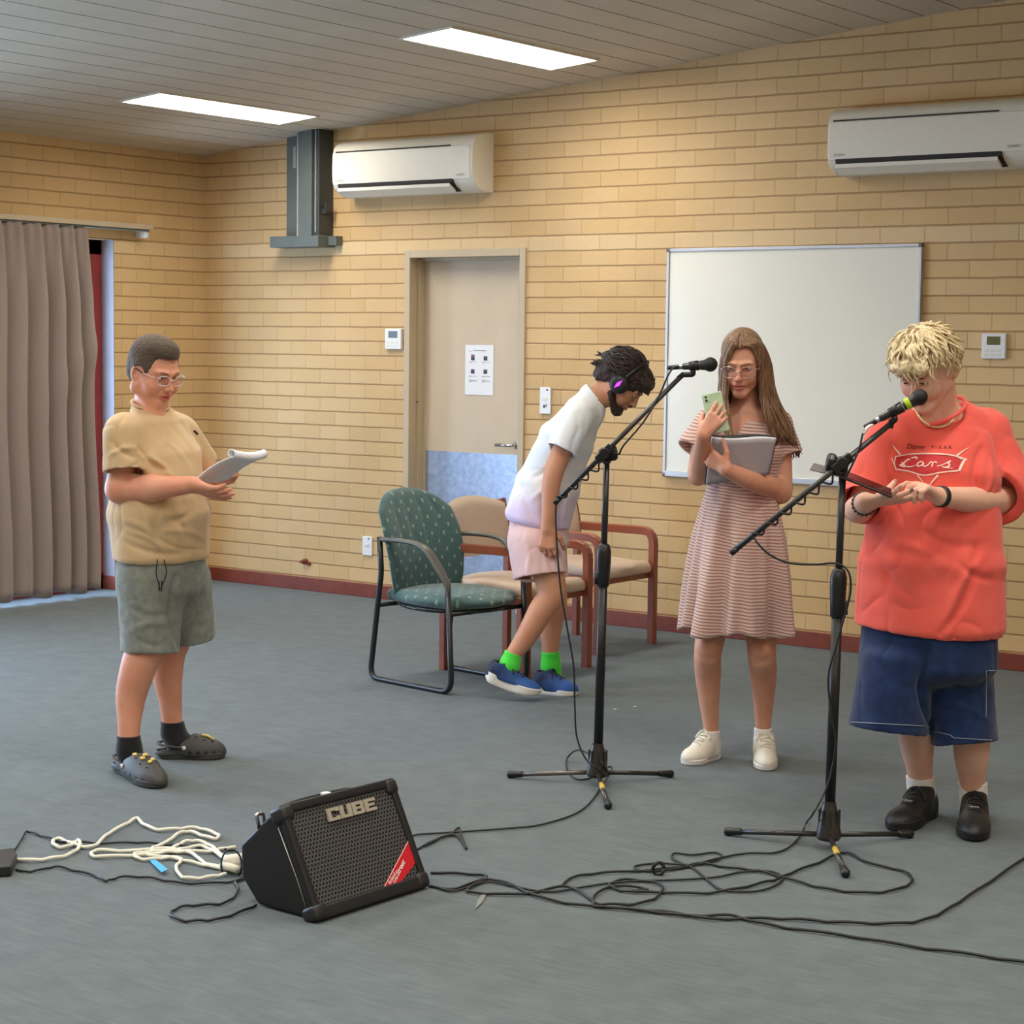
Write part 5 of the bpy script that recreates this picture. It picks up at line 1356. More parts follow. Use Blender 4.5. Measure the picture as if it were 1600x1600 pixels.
b = MB(); c = [hb.c]*0
cl = [P_(234, 635, .02)+.064*(math.cos(t)*Rb+math.sin(t)*Fb)+np.array([0, 0, .004-.018*math.sin(t)]) for t in np.linspace(0, 2*math.pi, 30)]
b.tube(cl, .0065, 8, cap=False).build('collar', 'tee_tan', sh, smooth=True, frame='v')
b = MB(); c = P_(306, 676, -.04); b.obox(c, ((.6, .5, -.7), (.5, -.4, .6), (.6, -.6, 0)), (.010, .004, .002)); b.build('chest_emblem', 'sock_black', sh, frame='v')
# shorts
sd = Solid()
sd.econe(P_(252, 850), P_(252, 915), (.165, .14), (.168, .145), Rb, 0)
sd.cone(P_(236, 905, -.05), P_(234, 1019, -.07), .118, .104, .03, cap=True); sd.cone(P_(285, 905, .08), P_(298, 999, .12), .105, .094, .03, cap=True)
sd.cone(P_(234, 1000, -.07), P_(234, 1024, -.07), .088, .091, .004, '-', cap=True); sd.cone(P_(297, 982, .12), P_(298, 1004, .12), .080, .081, .004, '-', cap=True)
fo = [(P_(276, 900, -.1), P_(278, 1010, -.08), -.016, .012), (P_(200, 950, -.2), P_(262, 960, -.2), -.005, .012), (P_(205, 985, -.2), P_(262, 975, -.2), .006, .012), (P_(215, 1000, -.2), P_(255, 1008, -.2), -.004, .01)]
shr = garment(sd, 'shorts', 'shorts_sage', boy, .005, fo, .003, 13, 4)
b = MB(); y_ = -.205
b.tube(smooth_path([P_(246, 874, y_), P_(244, 895, y_-.005), P_(249, 918, y_-.005)], 5), .0022, 6).tube(smooth_path([P_(256, 874, y_), P_(260, 895, y_-.005), P_(252, 918, y_-.005)], 5), .0022, 6)
b.tube([P_(248, 908, y_-.006), P_(249, 923, y_-.006)], .0032, 6).tube([P_(253, 908, y_-.006), P_(252, 923, y_-.006)], .0032, 6)
b.build('drawstring', 'sock_black', shr, smooth=True, frame='v')
# socks and clogs
for a, c, e in (((201, 1149, -.11), (202, 1172, -.11), (208, 1196, -.12)), ((269, 1127, .12), (271, 1145, .12), (280, 1162, .11))):
    sd = Solid(); sd.cone(P_(*a), P_(*c), .0425, .043, 0); sd.cone(P_(*c), P_(*e), .044, .046, .02); sd.cone(P_(*e), P_(e[0]+28, e[1]+4, e[2]-.02), .038, .034, .02)
    sd.plane(P_(*a), (0, 0, 1)); v, F = sd.mesh(.004, .01); mk('sock', v, F, 'sock_black', boy, frame='v', smooth=True)
n_root, Qn, on = shoe(boy, G(186, 1202, .0), G(254, 1219, .0)+np.array([.02, -.14, 0]), .112, 'clog', 1, sole_h=.026)
for i, (x, y, r_) in enumerate(((.52, -.18, .010), (.60, .06, .011), (.66, -.12, .010), (.70, .16, .009), (.76, -.02, .009))):
    c = on(x, y, .003); b = MB(); v_, f_ = lathe([(r_, 0), (r_*.9, .004), (r_*.4, .006)], c, (0, -.2, 1), 6+i % 3); b.add(v_, f_); b.build('shoe_charm', 'charm_gold', n_root, frame='v')
f_root, Qf, on = shoe(boy, G(246, 1184), G(352, 1184), .108, 'clog', 1, sole_h=.026)
b = MB(); b.tube([on(.66, -.1, .003), on(.74, -.05, .005), on(.84, -.12, .003)], .005, 6).build('shoe_charm', 'charm_gold', f_root, frame='v', smooth=True)
# pages in the hands
pu0, pu1 = P_(336, 752, -.11), P_(397, 717, -.18); ud = pu1-pu0; Lp = np.linalg.norm(ud); ud = ud/Lp
wd = unit(np.array([.0, .93, -.26])); wd = unit(wd-ud*(wd@ud)); nd = np.cross(ud, wd); 
if nd[2] < 0: nd = -nd
vv = []; nu, nw = 40, 8
for j in range(nw+1):
    for i in range(nu+1):
        s = i/nu*(Lp+.060); R_ = .0125
        if s < Lp-.01: p = pu0+ud*s+nd*(.010*math.sin(s/Lp*3.0))
        else:
            a = (s-Lp+.01)/R_; p = pu0+ud*(Lp-.01+R_*math.sin(a))+nd*(R_-R_*math.cos(a))
        vv.append(p+wd*(j/nw-.55)*.20+nd*(.012*(j/nw-.5)**2*4))
ff = [(j*(nu+1)+i, j*(nu+1)+i+1, (j+1)*(nu+1)+i+1, (j+1)*(nu+1)+i) for j in range(nw) for i in range(nu)]
pg = mk('script_pages', vv, ff, 'paper', None, frame='v', smooth=True); sm = pg.modifiers.new('thick', 'SOLIDIFY'); sm.thickness = .004
tag(pg, 'white printed pages with one curled-up end, held by the boy', 'papers')
# ------------------------------------------------------------------ the woman with phone and folder
D = 7.15
wom = empty('person', (P_(1150, 1190)[0], D, 0), 'person with long brown hair in a pink striped dress, looking at a phone', 'person', frame='v')
Fw = unit(np.array([-.28, -.96, 0])); Rw = np.cross(Fw, (0, 0, 1.))   # her right = photo left
Fh, Uh = dirs(-14, 18)
hw_ = Frame(P_(1159, 566, -.04), Fh, Uh, .98)
hs = Solid(); head_solid(hs, hw_, fat=.93, jaw=.98)
hs.cone(P_(1165, 590, .02), P_(1165, 640, .03), .047, .052, .025)
hs.econe(P_(1165, 648, .02), P_(1160, 700, .0), (.13, .06), (.13, .085), Rw, .035); hs.cone(P_(1122, 664, 0), P_(1208, 666, .03), .038, .038, .03)
pr = [hs.mesh(.0027, .01)]
sk = Solid(); sk.chain([P_(1104, 664, -.01), P_(1091, 738, -.05), P_(1094, 738, -.06)], [.044, .038, .037], .01); sk.chain([P_(1093, 738, -.06), P_(1096, 712, -.17), P_(1099, 680, -.28)], [.036, .033, .024], .015)
cw = ((62, 60, 35), (64, 62, 35), (66, 62, 35), (68, 62, 35))
hand_solid(sk, P_(1099, 678, -.285), (.60, -.02, .80), (.12, 1, 0), (-.8, 0, .6), .86, ((12, 26, 22), (16, 28, 22), (20, 30, 22), (24, 32, 22)), .14, (.9, .9, .35), .9)
hd_w = sk
pr.append(sk.mesh(.0025, .01))
sk = Solid(); sk.chain([P_(1216, 664, .03), P_(1220, 762, .0), P_(1213, 768, -.03)], [.045, .042, .040], .01); sk.chain([P_(1218, 765, -.01), P_(1175, 752, -.17), P_(1134, 733, -.25)], [.041, .036, .025], .018)
cw2 = ((30, 45, 30), (32, 48, 30), (36, 50, 30), (40, 50, 30))
hand_solid(sk, P_(1136, 733, -.25), P_(1104, 712, -.22)-P_(1136, 733, -.25), (.35, .9, .2), (.3, -.4, .8), .86, cw2, .12, (.6, .1, .2), .95)
pr.append(sk.mesh(.0025, .01))
sk = Solid()
sk.chain([P_(1122, 930, .0), P_(1107, 1012, -.03), P_(1106, 1050, .03), P_(1108, 1095, .06), P_(1111, 1140, .08), P_(1111, 1170, .08)], [.072, .052, .049, .038, .028, .030], .02)
sk.chain([P_(1190, 930, .0), P_(1190, 1016, -.05), P_(1193, 1052, .01), P_(1193, 1096, .06), P_(1192, 1140, .09), P_(1192, 1166, .10)], [.072, .053, .050, .038, .028, .030], .02)
sk.ell(P_(1105, 1008, -.065), (.030, .022, .034), None, .02); sk.ell(P_(1189, 1012, -.085), (.030, .022, .034), None, .02)
sk.econe(P_(1158, 900), P_(1160, 700), (.13, .09), (.11, .08), Rw, .03); pr.append(sk.mesh(.005, .01))
body_obj(pr, 'skin_woman', wom, hw_)
eyes(hw_, wom, .12, -.1, 'brow_blond')
glasses(hw_, wom, 'rim_gold', 'rim_gold', .0265, .0215, -.004)
# dress: bodice with sleeves, flared skirt
sd = Solid()
sd.econe(P_(1158, 768), P_(1160, 705), (.122, .092), (.148, .112), Rw, 0); sd.econe(P_(1160, 705), P_(1163, 668), (.150, .106), (.135, .072), Rw, .03)
sd.ell(P_(1138, 706, -.08), (.058, .058, .058), None, .03); sd.ell(P_(1182, 708, -.07), (.058, .058, .058), None, .03)
sd.cone(P_(1114, 660, .0), P_(1214, 662, .03), .054, .054, .03); sd.cone(P_(1140, 650, .02), P_(1190, 650, .03), .048, .048, .03)
sd.cone(P_(1106, 662, -.01), P_(1082, 703, -.05), .054, .062, .02, cap=True); sd.cone(P_(1214, 664, .03), P_(1229, 712, .01), .054, .063, .02, cap=True)
sd.cone(P_(1093, 688, -.04), P_(1080, 707, -.055), .046, .052, .004, '-', cap=True); sd.cone(P_(1224, 695, .02), P_(1230, 716, .01), .046, .053, .004, '-', cap=True)
# V neckline
for t in np.linspace(0, 1, 15):
    c = P_(1139+25*t, 688-51*t, -.105+.06*t); sd.ell(c+np.array([0, -.02, .0]), (.005+.050*t, .09, .018), None, .004, '-')
sd.cone(P_(1166, 646, .02), P_(1166, 610, .02), .056, .062, .01, '-')
fo = [(P_(1190, 700, -.2), P_(1215, 760, -.1), -.005, .012)]
dr = garment(sd, 'dress', 'dress_stripe', wom, .0045, fo, .0018, 14, 6)
# skirt as a swept surface with real flutes
v = []; nA, nZ = 220, 46
wa, he = P_(1158, 758), P_(1152, 985); 
for j in range(nZ+1):
    t = j/nZ; c = wa*(1-t)+he*t+np.array([0, 0, 0.])
    rw = np.interp(t, [0, .12, .35, .65, 1], [.124, .138, .166, .188, .205]); rd = np.interp(t, [0, .12, .35, .65, 1], [.094, .108, .135, .158, .178])
    for i in range(nA):
        a = 2*math.pi*i/nA; am = .024*t**1.1*(math.sin(7*a+.8)+.7*math.sin(11*a+2.1*t+1)+.35*math.sin(17*a))
        z = -.012*t**2*math.sin(5*a+2.2)
        v.append(c+Rw*(rw+am)*math.cos(a)+Fw*(rd+am)*math.sin(a)+np.array([0, 0, z]))
f = [(j*nA+i, j*nA+(i+1) % nA, (j+1)*nA+(i+1) % nA, (j+1)*nA+i) for j in range(nZ) for i in range(nA)]
o = mk('skirt', v, f, 'dress_stripe', dr, frame='v', smooth=True); sm = o.modifiers.new('thick', 'SOLIDIFY'); sm.thickness = .003; fix_normals(o)
# hair: cap and two long curtains
k_ = hw_
sd = Solid(); sd.ell(k_(0, -.024, .036), np.array((.079, .092, .088))*k_.k, k_.ax, 0); sd.ell(k_(0, -.05, -.04), np.array((.074, .055, .09))*k_.k, k_.ax, .03)
sd.ell(k_(.002, .105, -.012), np.array((.056, .088, .086))*k_.k, k_.ax, .006, '-'); sd.plane(k_(0, .062, 0), k_.F, k_(0, 0, 0)-.2, k_(0, 0, 0)+np.array([.2, .2, .03])) if False else None
v, F = sd.mesh(.004, .01); cap_m = (relax(v, F, 1), F)
pt = lambda x, y, dd: P_(x, y, dd)
L_keys = [[k_(.004, .074, .094), pt(1149, 541, -.13), pt(1139, 560, -.11), pt(1135, 600, -.08), pt(1136, 650, -.10), pt(1147, 700, -.15)], [k_(.004, .078, .082), pt(1147, 534, -.13), pt(1137, 560, -.11), pt(1134, 600, -.08), pt(1136, 650, -.10), pt(1147, 700, -.15)],
          [k_(.004, .05, .105), pt(1141, 534, -.10), pt(1130, 565, -.07), pt(1128, 608, -.05), pt(1128, 655, -.08), pt(1140, 704, -.14)],
          [k_(.004, .01, .119), pt(1138, 534, -.05), pt(1126, 572, -.01), pt(1126, 615, .0), pt(1130, 660, .01), pt(1138, 690, .02)],
          [k_(.004, -.04, .112), pt(1142, 538, .04), pt(1131, 578, .06), pt(1134, 620, .08), pt(1140, 670, .10), pt(1145, 705, .12)],
          [k_(.004, -.08, .08), pt(1152, 548, .08), pt(1148, 590, .09), pt(1150, 630, .10), pt(1152, 680, .13), pt(1155, 715, .14)]]
R_keys = [[k_(.0, .074, .094), pt(1174, 544, -.12), pt(1185, 566, -.10), pt(1189, 605, -.07), pt(1198, 650, -.09), pt(1210, 690, -.09)], [k_(.0, .078, .082), pt(1180, 538, -.12), pt(1190, 566, -.10), pt(1192, 605, -.07), pt(1200, 650, -.09), pt(1214, 692, -.09)],
          [k_(.0, .055, .103), pt(1186, 536, -.10), pt(1198, 568, -.06), pt(1202, 612, -.04), pt(1216, 655, -.06), pt(1238, 690, -.05)],
          [k_(.0, .01, .119), pt(1190, 536, -.04), pt(1204, 572, .0), pt(1212, 618, .01), pt(1232, 660, -.01), pt(1249, 706, -.02)],
          [k_(.0, -.04, .112), pt(1188, 540, .04), pt(1203, 580, .06), pt(1211, 628, .08), pt(1232, 668, .06), pt(1248, 716, .03)],
          [k_(.0, -.08, .08), pt(1176, 548, .08), pt(1184, 590, .09), pt(1186, 640, .11), pt(1190, 680, .13), pt(1192, 712, .14)]]
st = sheet(L_keys, 170, .004)+sheet(R_keys, 230, .004)
hv = locks(st, .0042, 5, .3)
v, f = join([cap_m, hv]); mk('hair', v, f, 'hair_long', wom, frame='v', smooth=True)['label'] = 'long straight light brown hair parted in the middle'
# socks, sneakers
for a, e in (((1111, 1141, .08), (1111, 1172, .08)), ((1192, 1137, .09), (1192, 1168, .10))):
    sd = Solid(); sd.cone(P_(*a), P_(*e), .0335, .034, 0); sd.plane(P_(*a), (0, 0, 1)); v, F = sd.mesh(.0035, .01); mk('sock', v, F, 'sock_white', wom, frame='v', smooth=True)
shoe(wom, G(1121, 1185)+np.array([0, .02, 0]), G(1068, 1191)+np.array([.0, -.06, 0]), .092, 'sneaker', -1, sole_h=.022)
shoe(wom, G(1191, 1179), G(1198, 1206), .092, 'sneaker', 1, sole_h=.022)
# phone in her right hand
ph = empty('phone', tuple(W(P_(1119, 645, -.24))), 'pale green phone held up by the woman in the striped dress', 'phone')
pc = P_(1118, 645, -.262); pu = unit(np.array([-.20, .25, .95])); pn = unit(np.array([-.18, -.95, .22])); pn = unit(pn-pu*(pn@pu)); px_ = np.cross(pu, pn)
plain('phone_green', C(172, 196, 160), .02, rough=.3); plain('screen_dark', C(20, 22, 26), .02, rough=.1)
b = MB(); b.obox(pc, (px_, pu, pn), (.036, .073, .0045)); b.build('case', 'phone_green', ph, bevel=.004, frame='v')
b = MB(); b.obox(pc-pn*.005, (px_, pu, pn), (.033, .070, .0006)); b.build('screen', 'screen_dark', ph, frame='v')
sgn = 1 if (px_[0] < 0) else -1
cc = pc+px_*sgn*.020+pu*.055+pn*.0052
b = MB(); b.obox(cc, (px_, pu, pn), (.011, .012, .0012)); cb = b.build('camera_bump', 'phone_green', ph, bevel=.001, frame='v')
for dz in (.006, -.006):
    v_, f_ = lathe([(.0045, 0), (.0042, .0012)], cc+pu*dz+pn*.001+px_*sgn*.002, pn, 12); mk('lens', v_, f_, 'screen_dark', cb, frame='v')
# folder on her left forearm
fo_ = empty('folder', tuple(W(P_(1160, 740, -.22))), 'grey paper folder with black back cover held open by the woman', 'folder')
plain('folder_grey', C(172, 170, 176), .02, 6, rough=.5)
TL, TR, BLc, BRc = P_(1112, 684, -.215), P_(1213, 686, -.20), P_(1103, 758, -.185), P_(1200, 742, -.16)
def quad_sheet(name, TL, TR, BLc, BRc, bend, mat, par, thick=.002, off=np.zeros(3), wav=0):
    n = unit(np.cross(TR-TL, BLc-TL)); n = n if n[1] < 0 else -n; vv = []; A_, B_ = 20, 8
    for j in range(B_+1):
        for i in range(A_+1):
            u, w = i/A_, j/B_; p = (TL*(1-u)+TR*u)*(1-w)+(BLc*(1-u)+BRc*u)*w
            vv.append(p+off+n*(bend*math.sin(math.pi*u)*(1-w*.5))+np.array([0, 0, wav*math.sin(2*math.pi*u)*(1-w)]))
    ff = [(j*(A_+1)+i, j*(A_+1)+i+1, (j+1)*(A_+1)+i+1, (j+1)*(A_+1)+i) for j in range(B_) for i in range(A_)]
    o = mk(name, vv, ff, mat, par, frame='v', smooth=True); s_ = o.modifiers.new('thick', 'SOLIDIFY'); s_.thickness = thick; s_.offset = 0; return o
quad_sheet('front_cover', TL, TR, BLc, BRc, .012, 'folder_grey', fo_, .002, wav=-.004)
quad_sheet('inner_pages', TL+np.array([0, .008, .004]), TR+np.array([0, .004, .004]), BLc+np.array([0, .008, 0]), BRc+np.array([0, .006, 0]), .008, 'paper', fo_, .003, wav=-.004)
quad_sheet('back_cover', TL+np.array([-.004, .014, .010]), TR+np.array([.006, .006, .008]), BLc+np.array([-.004, .016, 0]), BRc+np.array([.004, .012, 0]), -.022, 'shoe_black', fo_, .003, wav=-.004)['label'] = 'black back cover'
# ------------------------------------------------------------------ the blond person on the right
D = 6.25
bl = empty('person', (P_(1455, 1300)[0], D, 0), 'person with blond curly hair in a loose red t-shirt and long denim shorts, head bowed', 'person', frame='v')
Fl = unit(np.array([-.38, -.925, 0])); Rl = np.cross(Fl, (0, 0, 1.))
Fh, Uh = dirs(-40, 36)
hl_ = Frame(P_(1445, 576, -.07), Fh, Uh, 1.0)
hs = Solid(); head_solid(hs, hl_, fat=1.08)
hs.cone(P_(1462, 600, .02), P_(1468, 655, .06), .060, .066, .03); hs.cone(hl_(0, .02, -.10), P_(1455, 660, .0), .035, .05, .03)
hs.cone(P_(1410, 684, .0), P_(1530, 678, .10), .048, .048, .05); hs.cone(P_(1440, 664, .03), P_(1492, 660, .07), .055, .05, .04)
pr = [hs.mesh(.0027, .01)]
# right arm (photo left) and open hand under the tablet
sk = Solid(); sk.chain([P_(1380, 706, -.01), P_(1346, 790, .0)], [.046, .046], 0); sk.chain([P_(1346, 794, .0), P_(1340, 796, -.10), P_(1352, 785, -.22)], [.046, .042, .032], .02)
wr = P_(1352, 785, -.22); tp1 = hand_solid(sk, wr, P_(1415, 776, -.28)-wr, (.15, .25, 1), (-.1, .8, .5), 1.02, ((8, 22, 16), (-2, 10, 8), (4, 8, 6), (14, 12, 8)), .34, (.7, .7, .2), 1.0)
pr.append(sk.mesh(.0026, .01))
# left arm and tapping hand
sk = Solid(); sk.chain([P_(1546, 690, .10), P_(1572, 778, .06)], [.056, .050], 0); sk.chain([P_(1572, 780, .06), P_(1530, 782, -.10), P_(1468, 776, -.22)], [.050, .044, .030], .02)
wl_ = P_(1468, 776, -.22); tp2 = hand_solid(sk, wl_, P_(1408, 742, -.29)-wl_, (-.35, -.1, -.75), (-.75, .1, -.4), .98, ((18, 30, 22), (34, 50, 34), (44, 58, 36), (50, 60, 36)), .16, (.6, .5, .25), 1.0)
pr.append(sk.mesh(.0026, .01))
sk = Solid()
sk.chain([P_(1425, 1080, .02), P_(1430, 1130, .02), P_(1433, 1165, .06), P_(1437, 1205, .10), P_(1440, 1245, .12)], [.07, .062, .055, .042, .040], .02)
sk.chain([P_(1510, 1090, .0), P_(1517, 1145, .0), P_(1518, 1182, .03), P_(1519, 1218, .06), P_(1521, 1256, .08)], [.07, .061, .056, .043, .040], .02)
sk.econe(P_(1455, 1000), P_(1460, 700, .04), (.17, .12), (.16, .1), Rl, .03); pr.append(sk.mesh(.006, .01))
nt_ = [tp1[0], tp1[1], tp1[2], tp1[4]]
body_obj(pr, 'skin_blond', bl, hl_, nt_)
eyes(hl_, bl, .1, -.1, 'brow_blond')
# curly hair
h_ = hl_
sd = Solid(); sd.ell(h_(0, -.022, .042), np.array((.088, .100, .090))*h_.k, h_.ax, 0); sd.ell(h_(0, -.065, -.015), np.array((.078, .055, .070))*h_.k, h_.ax, .03); sd.ell(h_(0, -.078, -.055), np.array((.062, .036, .05))*h_.k, h_.ax, .03)
sd.ell(h_(0, .075, .062), np.array((.066, .034, .034))*h_.k, h_.ax, .02)
sd.ell(h_(0, .13, -.02), np.array((.066, .075, .075))*h_.k, h_.ax, .008, '-')
for s in (-1, 1): sd.ell(h_(s*.088, .012, -.028), np.array((.024, .026, .040))*h_.k, h_.ax, .006, '-')
v, F = sd.mesh(.004, .01); N = vnormals(v, F); v = v+N*(.006*vnoise(v, 60)+.003*vnoise(v, 140))[:, None]
capm = (v, F)
paths = []
for i in range(300):
    th = RNG.uniform(0, 2*math.pi); z = RNG.uniform(-.6, 1.0); rr = math.sqrt(max(0, 1-z*z)); lx, ly = rr*math.cos(th), rr*math.sin(th)
    if ly > .35 and z < .42: continue
    if ly > -.25 and z < .0: continue
    r0 = np.array([lx*.086, -.022+ly*.098, .042+z*.088])
    out = unit(np.array([lx, ly, z])); dn = np.array([lx*.3, ly*.35+(.35 if z > .3 else 0), -.9]); dn = unit(dn-out*(dn@out)*.9); sw = unit(np.cross(out, dn)); ph0 = RNG.uniform(0, 6.28)
    L = RNG.uniform(.05, .085)*(1.15 if z > .2 else .9); p = []
    for t in np.linspace(0, 1, 12):
        w = .0095*t**.6; q = r0+out*(.004+.011*math.sin(t*2.2))+dn*L*t+sw*w*math.sin(ph0+t*6.5)+out*w*.8*math.cos(ph0+t*6.5)
        if t > .55: q = q-out*(t-.55)*.018
        p.append(h_(*q))
    paths.append(np.array(p))
fringe = []
for i in range(46):
    x = RNG.uniform(-.070, .070); ph0 = RNG.uniform(0, 6.28); p = []; L = RNG.uniform(.04, .062)
    for t in np.linspace(0, 1, 12):
        p.append(h_(x*(1+.12*t)+.006*math.sin(ph0+t*8), .078+.022*math.sin(t*2.2)-abs(x)*.42, .088-L*t+.004*math.cos(ph0+t*8)))
    fringe.append(np.array(p))
lv = locks(paths+fringe, .0062, 6, .2, .6)
v, f = join([capm, lv]); fm = [0]*len(capm[1])+[0]*len(lv[1])
mk('hair', v, f, 'hair_blond', bl, frame='v', smooth=True)['label'] = 'wavy bleached blond hair'
rp = []
for i in range(14):
    a = RNG.uniform(-.5, .5); x0 = RNG.uniform(-.01, .03); p = []
    for t in np.linspace(0, 1, 8): p.append(h_(x0+.05*a*t+.004*math.sin(t*7+i), -.03+.11*t, .133-.045*t*t+.001))
    rp.append(np.array(p))
v, f = locks(rp, .0032, 5); mk('hair_roots', v, f, 'hair_root', bl, frame='v', smooth=True)['label'] = 'darker roots along the parting'
# t-shirt
sd = Solid()
sd.econe(P_(1452, 975), P_(1455, 880), (.245, .175), (.232, .172), Rl, 0); sd.econe(P_(1455, 880), P_(1460, 745, .02), (.228, .170), (.205, .145), Rl, .03)
sd.econe(P_(1460, 745, .02), P_(1466, 680, .05), (.205, .142), (.17, .085), Rl, .03)
sd.cone(P_(1402, 677, .0), P_(1538, 671, .10), .074, .074, .035); sd.cone(P_(1445, 672, .03), P_(1500, 660, .08), .078, .070, .04)
sd.cone(P_(1386, 688, -.02), P_(1354, 772, -.01), .075, .078, .03); sd.cone(P_(1352, 772, -.01), P_(1344, 790, -.06), .080, .074, .02, cap=True); sd.cone(P_(1544, 684, .10), P_(1572, 750, .07), .078, .092, .03); sd.cone(P_(1572, 758, .07), P_(1556, 776, -.02), .092, .096, .03, cap=True)
sd.cone(P_(1350, 782, -.02), P_(1343, 792, -.08), .058, .066, .004, '-', cap=True); sd.cone(P_(1567, 770, .02), P_(1553, 778, -.04), .058, .072, .004, '-', cap=True)
sd.econe(P_(1462, 648, .02), P_(1470, 600, .04), (.082, .085), (.105, .10), Rl, .008, '-', endr=.3)
sd.plane(P_(1452, 990), unit(np.array([-.11, 0, -1.]))); sd.econe(P_(1452, 978), P_(1452, 1010), (.226, .157), (.228, .16), Rl, .004, '-', endr=.1)
fo = [(P_(1470, 990, -.2), P_(1525, 860, -.2), -.014, .013), (P_(1478, 1000, -.2), P_(1535, 870, -.2), .010, .014), (P_(1535, 700, -.05), P_(1528, 770, -.1), -.014, .012), (P_(1548, 720, -.05), P_(1535, 780, -.1), .008, .010),
      (P_(1395, 700, -.12), P_(1398, 780, -.15), -.010, .012), (P_(1365, 860, -.15), P_(1420, 930, -.2), -.007, .014), (P_(1500, 880, -.2), P_(1550, 905, -.1), -.008, .012), (P_(1400, 850, -.2), P_(1470, 880, -.2), .007, .018),
      (P_(1570, 720, -.05), P_(1580, 770, -.05), -.006, .010), (P_(1440, 830, -.22), P_(1540, 850, -.15), -.006, .016)]
ts = garment(sd, 't_shirt', 'tee_red', bl, .005, fo, .005, 9, 8)
ts_v = [tuple(q.co) for q in ts.data.vertices]; off_ = root_loc(bl)
bdy = [q for q in bpy.data.objects if q.parent == bl and q.name.startswith('body')][0]
bbvh = BVHTree.FromPolygons([tuple(np.array(q.co)+off_) for q in bdy.data.vertices], [tuple(p.vertices) for p in bdy.data.polygons])
tbvh = BVHTree.FromPolygons([tuple(np.array(q)+off_) for q in ts_v], [tuple(p.vertices) for p in ts.data.polygons])
b = MB(); cr_ = []
for t in np.linspace(0, 2*math.pi, 36):
    c = P_(1464, 641, .02)+.089*(math.cos(t)*Rl+1.02*math.sin(t)*Fl)+np.array([0, 0, -.002-.040*math.sin(t)-.020*math.cos(t)]); cr_.append(c)
b.tube(cr_, .007, 8, cap=False).build('collar', 'tee_red', ts, smooth=True, frame='v')
# print on the chest, laid on the cloth
def on_shirt(px, py, off=.0016):
    v = ray(px, py); o = np.array([0, 0, CAMZ]); hit = tbvh.ray_cast(Vector(W(o)), Vector(unit(W(v))))
    if hit[0] is None: return W(V(px, py, D-.15))
    return np.array(hit[0])-unit(W(v))*off
def print_poly(b, pts, off=.0016, n=14):
    """convex-ish strip pairs -> fine grid on cloth"""
    top, bot = pts; v = []; m = 6
    for j in range(m+1):
        for i in range(n+1):
            u = i/n; a = np.array([np.interp(u, np.linspace(0, 1, len(top)), [p[k] for p in top]) for k in (0, 1)]); c = np.array([np.interp(u, np.linspace(0, 1, len(bot)), [p[k] for p in bot]) for k in (0, 1)])
            q = a*(1-j/m)+c*j/m; v.append(on_shirt(q[0], q[1], off))
    b.add(v, [(j*(n+1)+i, j*(n+1)+i+1, (j+1)*(n+1)+i+1, (j+1)*(n+1)+i) for j in range(m) for i in range(n)])
def print_line(b, pts, w, off=.0042, sub=6):
    p = smooth_path([(x, y, 0) for x, y in pts], sub)[:, :2] if len(pts) > 2 else np.array([np.array(pts[0])*(1-t)+np.array(pts[1])*t for t in np.linspace(0, 1, 8)])
    ww = np.full(len(p), w) if np.isscalar(w) else np.interp(np.linspace(0, 1, len(p)), np.linspace(0, 1, len(w)), w)
    T = np.gradient(p, axis=0); T /= np.linalg.norm(T, axis=1)[:, None]+1e-9; Nn = np.stack([-T[:, 1], T[:, 0]], 1)
    v = []; 
    for q, n_, k in zip(p, Nn, ww): v += [on_shirt(*(q+n_*k*.5), off), on_shirt(*(q-n_*k*.5), off)]
    b.add(v, [(2*i, 2*i+1, 2*i+3, 2*i+2) for i in range(len(p)-1)])
plain('print_darkred', C(196, 44, 48), .02, rough=.7); plain('print_cream', C(240, 214, 200), .02, rough=.7); plain('print_brown', C(120, 50, 40), .02, rough=.7); plain('print_grey', C(206, 112, 98), .02, rough=.7)
qx = lambda x: 1300+x/6.154
qy = lambda y: 670+y/6.153
em = lambda *p: [(qx(x), qy(y)) for x, y in p]
b = MB(); print_poly(b, (em((605, 265), (750, 245), (1000, 240), (1190, 262), (1245, 290)), em((612, 385), (760, 412), (888, 445), (1080, 415), (1215, 388)))); b.build('printed_badge', 'print_darkred', ts, smooth=True)
b = MB()
print_line(b, em((605, 268), (750, 244), (915, 238), (1080, 244), (1190, 262), (1250, 292)), 2.0); print_line(b, em((612, 268), (600, 330), (614, 388)), 2.0)
print_line(b, em((614, 388), (740, 408), (888, 446), (1050, 418), (1215, 402)), 2.0); print_line(b, em((1285, 290), (1262, 320), (1222, 402)), 4.0)
print_line(b, em((578, 150), (612, 195), (655, 245)), [.6, 2, 3.4]); print_line(b, em((1315, 180), (1250, 220), (1200, 258)), [.6, 2, 3.4]); print_line(b, em((575, 280), (590, 330), (612, 370)), 1.2)
print_line(b, em((1020, 445), (970, 500), (930, 560)), [3.6, 2.4, 1.2]); print_line(b, em((820, 445), (850, 480), (880, 520)), [2, 1.4, .8]); print_line(b, em((1195, 262), (1300, 295)), 1.6)
b.build('printed_outline', 'print_cream', ts, smooth=True)
b = MB()
print_line(b, em((805, 290), (818, 280), (800, 272), (760, 285), (715, 305), (690, 335), (705, 358), (750, 366), (800, 352)), [2.6, 2.6, 2, 2, 2.2, 2.2, 2.0, 1.6, 1.2])
print_line(b, em((650, 345), (668, 352), (680, 335), (672, 320)), 2.6); print_line(b, em((665, 355), (700, 368)), 1.8)
